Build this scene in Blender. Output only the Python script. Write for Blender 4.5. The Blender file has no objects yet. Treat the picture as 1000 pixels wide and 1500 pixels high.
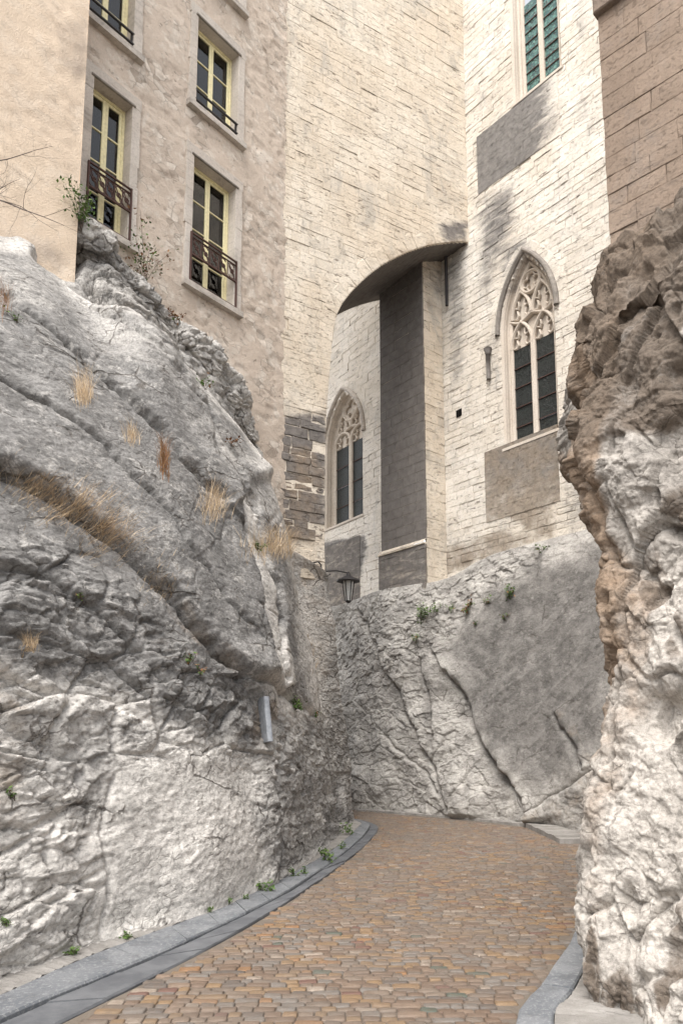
import bpy, math, random
import numpy as np
random.seed(11)
RNG = np.random.default_rng(11)
scn = bpy.context.scene
COL = scn.collection

# ------------------------------------------------------------------ camera
F_PX, PCX, PCY, PITCH, EYE = 1100.0, 500.0, 945.0, math.radians(8.0), 1.6   # photograph is 1000 x 1500
cam_d = bpy.data.cameras.new('camera'); cam = bpy.data.objects.new('camera', cam_d); COL.objects.link(cam)
cam_d.sensor_fit = 'VERTICAL'; cam_d.sensor_height = 36.0; cam_d.lens = 36.0 * F_PX / 1500.0
cam_d.shift_y = (PCY - 750.0) / 1500.0
cam_d.clip_start = 0.05; cam_d.clip_end = 1000
cam.location = (0, 0, EYE); cam.rotation_euler = (math.pi / 2 + PITCH, 0, 0)
scn.camera = cam

# ------------------------------------------------------------------ sky, sun, exposure (bright overcast)
SUN_EL, SUN_AZ = math.radians(58), math.radians(205)      # azimuth measured clockwise from +Y (behind the camera, a little left)
w = bpy.data.worlds.new('World'); scn.world = w; w.use_nodes = True
nt = w.node_tree; bg = nt.nodes['Background']
sky = nt.nodes.new('ShaderNodeTexSky'); sky.sky_type = 'NISHITA'; sky.sun_disc = False
sky.sun_elevation = SUN_EL; sky.sun_rotation = SUN_AZ; sky.dust_density = 3.0; sky.ozone_density = 1.0
hs = nt.nodes.new('ShaderNodeHueSaturation'); hs.inputs['Saturation'].default_value = 0.18
nt.links.new(sky.outputs[0], hs.inputs['Color']); nt.links.new(hs.outputs[0], bg.inputs[0])
bg.inputs[1].default_value = 0.15
sd = bpy.data.lights.new('sun', 'SUN'); so = bpy.data.objects.new('sun', sd); COL.objects.link(so)
sd.energy = 1.3; sd.angle = math.radians(38); sd.color = (1.0, 0.955, 0.89)
so.rotation_euler = (math.pi / 2 - SUN_EL, 0, -SUN_AZ + math.pi)
so.location = (0, -5, 30)
scn.view_settings.view_transform = 'Standard'; scn.view_settings.look = 'None'
scn.view_settings.gamma = 1.0; scn.view_settings.use_curve_mapping = False
scn.view_settings.exposure = 1.36
scn.cycles.max_bounces = 6; scn.cycles.diffuse_bounces = 4; scn.cycles.transparent_max_bounces = 12

# ------------------------------------------------------------------ pixel <-> world
CP, SP = math.cos(PITCH), math.sin(PITCH)
def ray(px, py):
    x, y = (px - PCX) / F_PX, (PCY - py) / F_PX
    return np.array([x, CP - y * SP, SP + y * CP])
CAM = np.array([0, 0, EYE])
def gnd(px, py, z=0.0):
    d = ray(px, py); return CAM + d * ((z - EYE) / d[2])
def atY(px, py, Y):
    d = ray(px, py); return CAM + d * (Y / d[1])
def project(P):
    P = np.asarray(P, float) - CAM
    f = P[..., 1] * CP + P[..., 2] * SP
    u = -P[..., 1] * SP + P[..., 2] * CP
    f = np.where(f < 0.05, 0.05, f)
    return PCX + F_PX * P[..., 0] / f, PCY - F_PX * u / f

class Frame:                       # a vertical wall plane: s along a, z up, d out of the wall along n
    def __init__(s, O, a, n):
        s.O = np.array([O[0], O[1], 0.0]); a = np.array([a[0], a[1], 0.0]); s.a = a / np.linalg.norm(a)
        n = np.array([n[0], n[1], 0.0]); s.n = n / np.linalg.norm(n)
    def pt(s, S, Z, D=0.0): 
        p = s.O + s.a * S + s.n * D; return (p[0], p[1], Z)
    def hit(s, px, py, D=0.0):
        d = ray(px, py); O = s.O + s.n * D
        t = np.dot(O - CAM, s.n) / np.dot(d, s.n); p = CAM + d * t
        return float(np.dot(p - s.O, s.a)), float(p[2])
def perp(a): return (-a[1], a[0])
def frame(O, a):                   # normal turned towards the street
    n = perp(a)
    if n[0] * (0 - O[0]) + n[1] * (0 - O[1]) < 0: n = (-n[0], -n[1])
    return Frame(O, a, n)

# ------------------------------------------------------------------ noise (numpy)
def _h(ix, iy, iz, seed):
    h = (ix.astype(np.int64) * 374761393 + iy.astype(np.int64) * 668265263 + iz.astype(np.int64) * 2147483647 // 3 * 5 + seed * 1442695041) & 0xffffffff
    h = ((h ^ (h >> 13)) * 1274126177) & 0xffffffff
    h = ((h ^ (h >> 15)) * 2246822519) & 0xffffffff
    h = h ^ (h >> 16)
    return (h & 0xffffff).astype(np.float64) / 0xffffff
def vn(p, seed=0):
    i = np.floor(p).astype(np.int64); f = p - i; f = f * f * f * (f * (f * 6 - 15) + 10)
    r = 0
    for dx in (0, 1):
        for dy in (0, 1):
            for dz in (0, 1):
                wt = (f[..., 0] if dx else 1 - f[..., 0]) * (f[..., 1] if dy else 1 - f[..., 1]) * (f[..., 2] if dz else 1 - f[..., 2])
                r = r + wt * _h(i[..., 0] + dx, i[..., 1] + dy, i[..., 2] + dz, seed)
    return r * 2 - 1
def fbm(p, octv=4, seed=0, gain=0.5):
    r, a = 0, 1.0
    for k in range(octv):
        r = r + a * vn(p * 2.03 ** k + 17.3 * k, seed + k); a *= gain
    return r
def ridged(p, octv=4, seed=0):
    r, a = 0, 1.0
    for k in range(octv):
        r = r + a * (1 - np.abs(vn(p * 2.1 ** k + 9.1 * k, seed + k))); a *= 0.5
    return r / 1.9
def worley(p, seed=0, jit=0.9):
    i = np.floor(p).astype(np.int64)
    F1 = np.full(p.shape[:-1], 9.0); F2 = F1.copy(); cid = np.zeros_like(F1); dv = np.zeros_like(p)
    for dx in (-1, 0, 1):
        for dy in (-1, 0, 1):
            for dz in (-1, 0, 1):
                a, b, c = i[..., 0] + dx, i[..., 1] + dy, i[..., 2] + dz
                q = np.stack([a + .5 + jit * (_h(a, b, c, seed) - .5), b + .5 + jit * (_h(a, b, c, seed + 1) - .5), c + .5 + jit * (_h(a, b, c, seed + 2) - .5)], -1)
                v = p - q; D = np.sqrt((v * v).sum(-1))
                m = D < F1
                F2 = np.where(m, F1, np.minimum(F2, D))
                cid = np.where(m, _h(a, b, c, seed + 3), cid); dv = np.where(m[..., None], v, dv)
                F1 = np.where(m, D, F1)
    return F1, F2, cid, dv
def sst(a, b, x):
    t = np.clip((x - a) / (b - a), 0, 1); return t * t * (3 - 2 * t)
def poly_soft(px, py, poly, fall):           # 1 inside a polygon, fading over fall outside its edge
    px = np.asarray(px, float); py = np.asarray(py, float)
    ins = np.zeros(px.shape, bool); D = np.full(px.shape, 1e9); n = len(poly)
    for k in range(n):
        x0, y0 = poly[k]; x1, y1 = poly[(k + 1) % n]
        c = ((y0 > py) != (y1 > py)) & (px < (x1 - x0) * (py - y0) / ((y1 - y0) or 1e-9) + x0)
        ins ^= c
        L = (x1 - x0) ** 2 + (y1 - y0) ** 2
        t = np.clip(((px - x0) * (x1 - x0) + (py - y0) * (y1 - y0)) / L, 0, 1)
        D = np.minimum(D, np.hypot(px - x0 - t * (x1 - x0), py - y0 - t * (y1 - y0)))
    sd_ = np.where(ins, D, -D)
    return sst(-fall, fall, sd_)
def line_sd(px, py, pts):                    # signed distance to a polyline (+ on the right of travel = below/right on the picture) and how far along
    D = np.full(px.shape, 1e9); S = np.zeros(px.shape); T = np.zeros(px.shape); n = len(pts) - 1
    for k in range(n):
        x0, y0 = pts[k]; x1, y1 = pts[k + 1]
        L = (x1 - x0) ** 2 + (y1 - y0) ** 2
        tt = ((px - x0) * (x1 - x0) + (py - y0) * (y1 - y0)) / L; t = np.clip(tt, 0, 1)
        d = np.hypot(px - x0 - t * (x1 - x0), py - y0 - t * (y1 - y0))
        cr = (x1 - x0) * (py - y0) - (y1 - y0) * (px - x0)
        m = d < D
        D = np.where(m, d, D); S = np.where(m, np.sign(cr), S)
        tc = tt if n == 1 else (np.minimum(tt, 1) if k == 0 else (np.maximum(tt, 0) if k == n - 1 else t))
        T = np.where(m, (k + tc) / n, T)
    return D * S, T

# ------------------------------------------------------------------ object helpers
def tag(o, label=None, cat=None, group=None, kind=None):
    if label: o['label'] = label
    if cat: o['category'] = cat
    if group: o['group'] = group
    if kind: o['kind'] = kind
    return o
def empty(name, loc, label=None, cat=None, group=None):
    o = bpy.data.objects.new(name, None); COL.objects.link(o); o.location = loc; o.empty_display_size = 0.2
    return tag(o, label, cat, group)
def link(name, me, parent=None):
    o = bpy.data.objects.new(name, me); COL.objects.link(o)
    if parent is not None:
        o.parent = parent
        M = parent
        loc = np.zeros(3)
        while M is not None:
            loc += np.array(M.location); M = M.parent
        o.location = -loc                    # meshes are written in world coordinates
    return o
class MB:
    def __init__(s): s.v = []; s.f = []; s.c = []
    def add(s, vs, fs, col=(0, 0, 0, 0)):
        b = len(s.v); s.v.extend(tuple(float(x) for x in v) for v in vs); s.f.extend(tuple(i + b for i in f) for f in fs)
        if len(col) == len(vs) and hasattr(col[0], '__len__'): s.c.extend(tuple(c) for c in col)
        else: s.c.extend([tuple(col)] * len(vs))
    def mesh(s, name, mat, smooth=False):
        me = bpy.data.meshes.new(name); me.from_pydata(s.v, [], s.f)
        at = me.attributes.new('col', 'FLOAT_COLOR', 'POINT')
        at.data.foreach_set('color', np.array(s.c, 'f').ravel())
        me.materials.append(mat)
        if smooth: me.polygons.foreach_set('use_smooth', np.ones(len(me.polygons), bool))
        me.update(); return me
    def build(s, name, mat, parent=None, smooth=False, **k):
        o = link(name, s.mesh(name, mat, smooth), parent); return tag(o, **k) if k else o
def grid(name, P, C, mat, parent=None, keep=None, flip=False, smooth=True):
    n, m = P.shape[:2]
    idx = np.arange(n * m).reshape(n, m)
    q = np.stack([idx[:-1, :-1], idx[1:, :-1], idx[1:, 1:], idx[:-1, 1:]], -1)
    if flip: q = q[..., ::-1]
    q = q.reshape(-1, 4)
    if keep is not None: q = q[keep.ravel()]
    me = bpy.data.meshes.new(name)
    me.vertices.add(n * m); me.vertices.foreach_set('co', P.astype('f').ravel())
    me.loops.add(q.size); me.loops.foreach_set('vertex_index', q.astype('i').ravel())
    me.polygons.add(len(q)); me.polygons.foreach_set('loop_start', np.arange(0, q.size, 4, dtype='i'))
    at = me.attributes.new('col', 'FLOAT_COLOR', 'POINT'); at.data.foreach_set('color', C.astype('f').ravel())
    me.materials.append(mat)
    if smooth: me.polygons.foreach_set('use_smooth', np.ones(len(q), bool))
    me.update(calc_edges=True); me.validate()
    return link(name, me, parent)
def fbox(mb, F, s0, s1, z0, z1, d0, d1, col=(0, 0, 0, 0), ch=0.0, jit=0.0):
    def j(): return random.uniform(-jit, jit)
    if ch <= 0:
        vs = [F.pt(s + j(), z + j(), d) for d in (d0, d1) for (s, z) in ((s0, z0), (s1, z0), (s1, z1), (s0, z1))]
        mb.add(vs, [(0, 1, 2, 3), (4, 7, 6, 5), (0, 4, 5, 1), (1, 5, 6, 2), (2, 6, 7, 3), (3, 7, 4, 0)], col); return
    rings = []
    for d, i in ((d0, 0), (d1 - ch, 0), (d1, ch)):
        rings.append([F.pt(s + j(), z + j(), d) for (s, z) in ((s0 + i, z0 + i), (s1 - i, z0 + i), (s1 - i, z1 - i), (s0 + i, z1 - i))])
    vs = sum(rings, []); fs = [(0, 1, 2, 3), (8, 11, 10, 9)]
    for r in (0, 4):
        for k in range(4): fs.append((r + k, r + 4 + k, r + 4 + (k + 1) % 4, r + (k + 1) % 4))
    mb.add(vs, fs, col)
def tube(mb, pts, rad, n=6, col=(0, 0, 0, 0)):
    pts = [np.array(p, float) for p in pts]; rad = rad if hasattr(rad, '__len__') else [rad] * len(pts)
    vs = []; fs = []
    for i, p in enumerate(pts):
        t = pts[min(i + 1, len(pts) - 1)] - pts[max(i - 1, 0)]; t = t / (np.linalg.norm(t) + 1e-9)
        up = np.array([0, 0, 1.0]) if abs(t[2]) < .9 else np.array([1.0, 0, 0])
        a = np.cross(t, up); a /= np.linalg.norm(a); b = np.cross(t, a)
        for k in range(n):
            th = 2 * math.pi * k / n; vs.append(p + rad[i] * (math.cos(th) * a + math.sin(th) * b))
    for i in range(len(pts) - 1):
        for k in range(n): fs.append((i * n + k, i * n + (k + 1) % n, (i + 1) * n + (k + 1) % n, (i + 1) * n + k))
    fs.append(tuple(range(n))); fs.append(tuple(range((len(pts) - 1) * n, len(pts) * n))[::-1])
    mb.add(vs, fs, col)
def fsweep(mb, F, pts, wd, d0, d1, closed=False, col=(0, 0, 0, 0), soft=0.35):   # moulded stone bar along a line in the wall plane
    pts = np.array(pts, float); n = len(pts); vs = []; fs = []
    prof = [(-.5, d0), (-.5, d0 + (d1 - d0) * (1 - soft)), (-.16, d1), (.16, d1), (.5, d0 + (d1 - d0) * (1 - soft)), (.5, d0)]
    for i in range(n):
        if closed: t0 = pts[i] - pts[i - 1]; t1 = pts[(i + 1) % n] - pts[i]
        else: t0 = pts[i] - pts[max(i - 1, 0)] if i else pts[1] - pts[0]; t1 = pts[min(i + 1, n - 1)] - pts[i] if i < n - 1 else t0
        t0 = t0 / (np.hypot(*t0) + 1e-9); t1 = t1 / (np.hypot(*t1) + 1e-9); t = t0 + t1; t = t / (np.hypot(*t) + 1e-9)
        nn = np.array([-t[1], t[0]]); k = 1 / max(.5, float(np.dot(t, t1)))
        for (o, d) in prof:
            q = pts[i] + nn * o * wd * k; vs.append(F.pt(q[0], q[1], d))
    m = len(prof)
    for i in range(n if closed else n - 1):
        j = (i + 1) % n
        for k in range(m - 1): fs.append((i * m + k, j * m + k, j * m + k + 1, i * m + k + 1))
    mb.add(vs, fs, col)

# ------------------------------------------------------------------ materials
class NT:
    def __init__(s, name):
        s.m = bpy.data.materials.new(name); s.m.use_nodes = True; s.t = s.m.node_tree
        s.b = s.t.nodes['Principled BSDF']; s.pos = s.t.nodes.new('ShaderNodeNewGeometry').outputs['Position']
        at = s.t.nodes.new('ShaderNodeAttribute'); at.attribute_name = 'col'
        sp = s.t.nodes.new('ShaderNodeSeparateColor'); s.t.links.new(at.outputs['Color'], sp.inputs[0])
        s.R, s.G, s.B = sp.outputs[0], sp.outputs[1], sp.outputs[2]; s.A = at.outputs['Alpha']
    def L(s, a, b): s.t.links.new(a, b)
    def scale(s, v, src=None):
        n = s.t.nodes.new('ShaderNodeVectorMath'); n.operation = 'MULTIPLY'; s.L(src or s.pos, n.inputs[0]); n.inputs[1].default_value = v; return n.outputs[0]
    def noise(s, sc, det=4, rough=.6, vec=None, dist=0.0):
        n = s.t.nodes.new('ShaderNodeTexNoise'); n.inputs['Scale'].default_value = sc; n.inputs['Detail'].default_value = det
        n.inputs['Roughness'].default_value = rough; n.inputs['Distortion'].default_value = dist
        s.L(vec or s.pos, n.inputs['Vector']); return n.outputs['Fac']
    def voro(s, sc, feat='F1', vec=None, out='Distance'):
        n = s.t.nodes.new('ShaderNodeTexVoronoi'); n.feature = feat; n.inputs['Scale'].default_value = sc
        s.L(vec or s.pos, n.inputs['Vector']); return n.outputs[out]
    def m_(s, op, a, b=None, clamp=False):
        n = s.t.nodes.new('ShaderNodeMath'); n.operation = op; n.use_clamp = clamp
        for i, x in enumerate((a, b)):
            if x is None: continue
            if isinstance(x, (int, float)): n.inputs[i].default_value = x
            else: s.L(x, n.inputs[i])
        return n.outputs[0]
    def ss(s, x, a, b, lo=0, hi=1):
        n = s.t.nodes.new('ShaderNodeMapRange'); n.interpolation_type = 'SMOOTHSTEP'; s.L(x, n.inputs['Value'])
        n.inputs['From Min'].default_value = a; n.inputs['From Max'].default_value = b; n.inputs['To Min'].default_value = lo; n.inputs['To Max'].default_value = hi; return n.outputs[0]
    def mix(s, f, a, b, mode='MIX'):
        n = s.t.nodes.new('ShaderNodeMix'); n.data_type = 'RGBA'; n.blend_type = mode
        for i, x in ((0, f), (6, a), (7, b)):
            if isinstance(x, (int, float)): n.inputs[i].default_value = x
            elif isinstance(x, tuple): n.inputs[i].default_value = (*x, 1)
            else: s.L(x, n.inputs[i])
        return n.outputs[2]
    def ramp(s, f, stops, const=False):
        n = s.t.nodes.new('ShaderNodeValToRGB'); e = n.color_ramp.elements
        if const: n.color_ramp.interpolation = 'CONSTANT'
        while len(e) < len(stops): e.new(.5)
        for i, (p, c) in enumerate(stops): e[i].position = p; e[i].color = (*c, 1)
        s.L(f, n.inputs[0]); return n.outputs[0]
    def bump(s, h, dist, strength=1.0):
        n = s.t.nodes.new('ShaderNodeBump'); n.inputs['Distance'].default_value = dist; n.inputs['Strength'].default_value = strength
        s.L(h, n.inputs['Height']); 
        if s.b.inputs['Normal'].is_linked: s.L(s.b.inputs['Normal'].links[0].from_socket, n.inputs['Normal'])
        s.L(n.outputs[0], s.b.inputs['Normal'])
    def out(s, col, rough=.9, spec=.25):
        if isinstance(col, tuple): s.b.inputs['Base Color'].default_value = (*col, 1)
        else: s.L(col, s.b.inputs['Base Color'])
        s.b.inputs['Roughness'].default_value = rough; s.b.inputs['Specular IOR Level'].default_value = spec; return s.m

def mat_masonry(name, pale, warm, dark, brown, pit=1.0, bumpd=0.012):
    n = NT(name); st = n.scale((1.9, 1.9, 10.0))
    c = n.mix(n.ss(n.noise(.55, 5, .6), .38, .66), pale, warm)
    c = n.mix(n.ss(n.noise(3.1, 5, .65), .35, .7, 0, .55), c, warm)
    c = n.mix(n.ss(n.R, .2, 1, 0, .22), c, tuple(x * .62 for x in warm))
    c = n.mix(n.ss(n.noise(.9, 8, .72, n.scale((1.5, 1.5, .9)), .5), .50, .68, 0, .55 * pit), c, tuple(.62 * (a * .5 + b * .5) for a, b in zip(pale, (.45, .44, .43))))
    streak = n.noise(1.5, 8, .7, st, .8)
    c = n.mix(n.ss(streak, .565, .64, 0, .85 * pit), c, tuple(.6 * a + .4 * b for a, b in zip(brown, dark)))
    g = n.m_('ADD', n.G, n.m_('MULTIPLY', n.m_('SUBTRACT', n.noise(1.2, 7, .72, n.scale((1.5, 1.5, 5.0)), .4), .5), 1.0))
    c = n.mix(n.ss(g, .38, .85, 0, .93), c, n.mix(n.ss(n.noise(6, 4), .3, .7), dark, tuple(x * 1.55 for x in dark)))
    b = n.m_('ADD', n.B, n.m_('MULTIPLY', n.m_('SUBTRACT', n.noise(1.9, 6, .65), .5), 1.0))
    c = n.mix(n.ss(b, .38, .85, 0, .88), c, n.mix(n.ss(n.noise(7, 4), .3, .7), brown, tuple(x * 1.5 for x in brown)))
    c = n.mix(n.ss(n.noise(9, 8, .78, n.scale((1, 1, 1.9))), .56, .66, 0, .55 * pit), c, tuple(x * .45 for x in warm))
    c = n.mix(.5, c, n.ramp(n.noise(26, 5, .7), [(.3, (.55, .52, .5)), (.5, (1, 1, 1)), (.75, (1.15, 1.13, 1.1))]), 'MULTIPLY')
    pits = n.ss(n.noise(9, 6, .72, n.scale((1, 1, 1.9))), .30, .46, -1, 0)
    n.bump(n.m_('ADD', n.m_('MULTIPLY', pits, 1.3 * pit), n.m_('ADD', n.m_('MULTIPLY', streak, -1.0 * pit), n.noise(34, 5, .7))), bumpd)
    return n.out(c, .93, .15)
M = {}
M['cream'] = mat_masonry('cream_limestone_masonry', (.72, .65, .55), (.63, .54, .43), (.115, .105, .10), (.22, .165, .115))
M['white'] = mat_masonry('pale_limestone_masonry', (.73, .685, .62), (.63, .57, .49), (.12, .113, .108), (.19, .155, .12), 1.0)
M['darkstone'] = mat_masonry('dark_masonry', (.66, .60, .52), (.54, .46, .37), (.085, .078, .074), (.16, .13, .105), .4, .006)
M['brown'] = mat_masonry('brown_sandstone_masonry', (.30, .235, .185), (.23, .175, .135), (.11, .09, .078), (.15, .115, .09), .7, .014)
M['surround'] = mat_masonry('grey_dressed_stone', (.58, .53, .475), (.51, .455, .40), (.16, .145, .13), (.22, .18, .15), .4, .006)
M['tracery'] = mat_masonry('smooth_carved_stone', (.60, .545, .48), (.52, .455, .385), (.14, .125, .115), (.20, .165, .135), .15, .004)

def mat_plaster(name, a, b, stone, grey, rub=1.0):
    n = NT(name)
    c = n.mix(n.ss(n.noise(.7, 6, .62), .38, .64), a, b)
    c = n.mix(n.ss(n.noise(2.7, 6, .68, n.scale((1, 1, .75))), .52, .66, 0, .8 * rub), c, stone)
    c = n.mix(n.ss(n.noise(5.5, 6, .7, n.scale((1, 1, 1.5))), .60, .68, 0, .75 * rub), c, tuple(x * .42 for x in b))
    vo = n.t.nodes.new('ShaderNodeTexVoronoi'); vo.inputs['Scale'].default_value = 4.5; n.L(n.scale((1, 1, 1.7)), vo.inputs['Vector']); sp = n.t.nodes.new('ShaderNodeSeparateColor'); n.L(vo.outputs['Color'], sp.inputs[0])
    ms = n.m_('MULTIPLY', n.ss(n.noise(1.4, 6, .7), .47, .6), .75 * rub)
    c = n.mix(n.m_('MULTIPLY', ms, n.ss(sp.outputs[0], .35, .8)), c, tuple(x * 1.06 for x in stone)); c = n.mix(n.m_('MULTIPLY', ms, n.ss(sp.outputs[1], .7, .95)), c, tuple(x * .72 for x in b))
    c = n.mix(n.m_('MULTIPLY', ms, n.ss(n.voro(4.5, 'DISTANCE_TO_EDGE', n.scale((1, 1, 1.7))), .01, .07, .8, 0)), c, tuple(x * .5 for x in b))
    g = n.m_('ADD', n.G, n.m_('MULTIPLY', n.m_('SUBTRACT', n.noise(1.1, 7, .7, n.scale((1.4, 1.4, .8))), .5), 1.1))
    c = n.mix(n.ss(g, .36, .9, 0, .8), c, grey)
    c = n.mix(.3, c, n.ramp(n.noise(30, 5, .7), [(.3, (.6, .57, .54)), (.5, (1, 1, 1)), (.75, (1.12, 1.1, 1.08))]), 'MULTIPLY')
    n.bump(n.m_('ADD', n.m_('MULTIPLY', n.noise(7, 8, .76, None, .4), 1.8 * rub + .3), n.noise(40, 4, .7)), .02)
    return n.out(c, .94, .12)
M['plaster'] = mat_plaster('weathered_rubble_plaster', (.61, .515, .43), (.53, .445, .37), (.68, .615, .54), (.23, .20, .185))
M['ochre'] = mat_plaster('smooth_ochre_plaster', (.70, .57, .44), (.66, .535, .415), (.72, .63, .53), (.36, .295, .245), .35)

def mat_rock(name, pale, grey, ochre, dark, bd=.02, fine=1.0, ys=1.0, big=1.0, fis=1.0, spk=.5):
    n = NT(name); V = n.scale((1, ys, 1))
    nz = n.t.nodes.new('ShaderNodeTexNoise'); nz.inputs['Scale'].default_value = 5.0; nz.inputs['Detail'].default_value = 4; n.L(V, nz.inputs['Vector'])
    sub = n.t.nodes.new('ShaderNodeVectorMath'); sub.operation = 'MULTIPLY_ADD'; n.L(nz.outputs['Color'], sub.inputs[0]); sub.inputs[1].default_value = (.16, .16, .16); n.L(V, sub.inputs[2]); W = sub.outputs[0]
    c = n.mix(n.ss(n.noise(1.7, 5, .65, V), .36, .66), pale, tuple(x * .76 for x in pale))
    c = n.mix(n.ss(n.noise(7, 5, .74, V), .50, .64, 0, .5), c, tuple(x * .52 for x in pale))
    g = n.m_('ADD', n.G, n.m_('MULTIPLY', n.m_('SUBTRACT', n.noise(1.5, 6, .74, V), .5), 1.15))
    gc = n.mix(n.ss(n.noise(3.5, 5, .74, V), .36, .64), tuple(x * .74 for x in grey), tuple(x * 1.4 for x in grey))
    gc = n.mix(n.ss(n.noise(6, 6, .8, V, .5), .53, .62, 0, min(.65, 1.3 * spk * spk + .1)), gc, tuple(.85 * x for x in pale))
    c = n.mix(n.ss(g, .22, .80, 0, .95), c, gc)
    o = n.m_('ADD', n.B, n.m_('MULTIPLY', n.m_('SUBTRACT', n.noise(2.9, 7, .7, V), .5), 1.1))
    c = n.mix(n.ss(o, .34, .95, 0, .88), c, n.mix(n.noise(6, 6, .7, V), ochre, tuple(x * .5 for x in ochre)))
    r = n.m_('ADD', n.R, n.m_('MULTIPLY', n.m_('SUBTRACT', n.noise(3.3, 6, .75, V), .5), 1.2))
    c = n.mix(n.ss(r, .36, .85, 0, .92), c, dark)
    # dark lines along fissures put into the colour, two sizes, broken up
    f1 = n.ss(n.voro(1.5 * big, 'DISTANCE_TO_EDGE', W), .004, .030, 1, 0); f1 = n.m_('MULTIPLY', f1, n.ss(n.noise(1.3, 3, .6, V), .52, .60))
    f2 = n.ss(n.voro(4.1 * big, 'DISTANCE_TO_EDGE', W), .006, .055, 1, 0); f2 = n.m_('MULTIPLY', f2, n.ss(n.noise(2.1, 4, .65, V), .53, .62))
    f3 = n.ss(n.voro(12 * big, 'DISTANCE_TO_EDGE', W), .01, .09, 1, 0); f3 = n.m_('MULTIPLY', f3, n.ss(n.noise(2.4, 5, .7, V), .50, .62))
    c = n.mix(n.m_('MULTIPLY', f1, .8 * fis), c, (.085, .075, .066)); c = n.mix(n.m_('MULTIPLY', f2, .7 * fis), c, (.12, .105, .092)); c = n.mix(n.m_('MULTIPLY', f3, .32 * fis), c, (.13, .118, .107))
    c = n.mix(n.ss(n.noise(4.5, 6, .82, n.scale((1, 1, 2.2), V), .6), .58, .66, 0, .6 * spk + .2), c, tuple(x * .36 for x in pale)); c = n.mix(spk, c, n.ramp(n.noise(26, 4, .8, V), [(.36, (.30, .29, .28)), (.5, (1, 1, 1)), (.66, (1.4, 1.4, 1.4))]), 'MULTIPLY')
    h = n.m_('ADD', n.m_('MULTIPLY', n.noise(11, 6, .75, V), 1.6), n.m_('MULTIPLY', n.m_('ADD', n.m_('ADD', f1, f2), n.m_('MULTIPLY', f3, .5)), -.55 * fine))
    n.bump(h, bd)
    return n.out(c, .93, .15)
M['rock'] = mat_rock('weathered_limestone', (.67, .635, .59), (.178, .172, .165), (.40, .285, .18), (.11, .10, .09), .02, 1.0, .5)
M['rockfar'] = mat_rock('grey_limestone', (.55, .52, .48), (.145, .136, .127), (.38, .28, .19), (.09, .08, .072), .013, 1.0, .8, .8, .8, .3)
M['rockr'] = mat_rock('cavernous_limestone', (.45, .415, .375), (.20, .183, .165), (.28, .195, .13), (.115, .09, .07), .012, .6, .9, 1.8, .45)

n = NT('cobble'); 
c = n.ramp(n.R, [(0, (.17, .13, .105)), (.13, (.25, .20, .165)), (.26, (.185, .165, .15)), (.40, (.27, .195, .12)), (.52, (.225, .195, .17)), (.62, (.26, .19, .125)), (.69, (.19, .15, .125)), (.77, (.20, .20, .20)), (.87, (.30, .18, .095)), (.89, (.13, .125, .125)), (.93, (.34, .31, .28)), (.97, (.17, .10, .09)), (.99, (.09, .13, .12))], True)
c = n.mix(n.ss(n.noise(24, 6, .7), .3, .72), c, n.mix(.6, c, (.135, .10, .072))); c = n.mix(1.0, c, (.84, .765, .69), 'MULTIPLY')
c = n.mix(n.ss(n.noise(.8, 4, .6), .40, .66, 0, .55), c, (.14, .115, .095))
n.bump(n.noise(42, 6, .7), .006); n.bump(n.noise(140, 3, .6), .002)
M['cobble'] = n.out(c, .62, .4)
n = NT('joint_sand'); n.bump(n.noise(60, 5, .7), .01); M['sand'] = n.out(n.mix(n.noise(5, 5), (.13, .108, .088), (.20, .168, .138)), .95, .1)
n = NT('blue_grey_stone')
c = n.mix(n.ss(n.noise(2.2, 6, .65), .35, .68), (.118, .126, .138), (.20, .206, .214)); c = n.mix(n.ss(n.R, 0, 1, 0, .3), c, (.10, .105, .115)); c = n.mix(n.ss(n.noise(38, 6, .8), .50, .62, 0, .6), c, (.33, .33, .325)); c = n.mix(n.ss(n.noise(5, 6, .75), .52, .64, 0, .5), c, (.09, .092, .097))
n.bump(n.noise(45, 6, .7), .004); M['kerb'] = n.out(c, .7, .35)
n = NT('dark_gutter_stone'); c = n.mix(n.ss(n.noise(3, 6, .65), .35, .68), (.085, .088, .095), (.135, .138, .145)); n.bump(n.noise(45, 6, .7), .004); M['gutter'] = n.out(c, .7, .35)
n = NT('concrete_grit'); c = n.mix(n.ss(n.noise(3, 7, .7), .35, .68), (.22, .205, .188), (.32, .302, .28)); c = n.mix(n.ss(n.noise(60, 3), .55, .7, 0, .6), c, (.18, .165, .15)); n.bump(n.noise(50, 6, .75), .01); M['grit'] = n.out(c, .95, .1)
def flat(name, c, rough=.6, metal=0.0, var=.25, spec=.4, sc=18):
    n = NT(name); n.b.inputs['Metallic'].default_value = metal
    return n.out(n.mix(n.ss(n.noise(sc, 5, .65), .3, .7), c, tuple(x * (1 - var) for x in c)), rough, spec)
M['yellow'] = flat('yellow_painted_timber', (.80, .715, .43), .5, 0, .22)
M['iron'] = flat('black_iron', (.035, .03, .03), .6)
M['rust'] = flat('rust_brown_iron', (.095, .048, .038), .75, 0, .4)
M['room'] = flat('dim_room', (.10, .09, .08), .9)
M['curtain'] = flat('white_net_curtain', (.62, .66, .74), .9, 0, .15)
M['zinc'] = flat('galvanised_metal', (.30, .315, .34), .75, 0, .35)
M['lampglass'] = flat('frosted_lamp_glass', (.55, .55, .53), .3)
n = NT('window_glass'); t = n.t; tr = t.nodes.new('ShaderNodeBsdfTransparent'); tr.inputs[0].default_value = (.62, .66, .66, 1)
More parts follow.
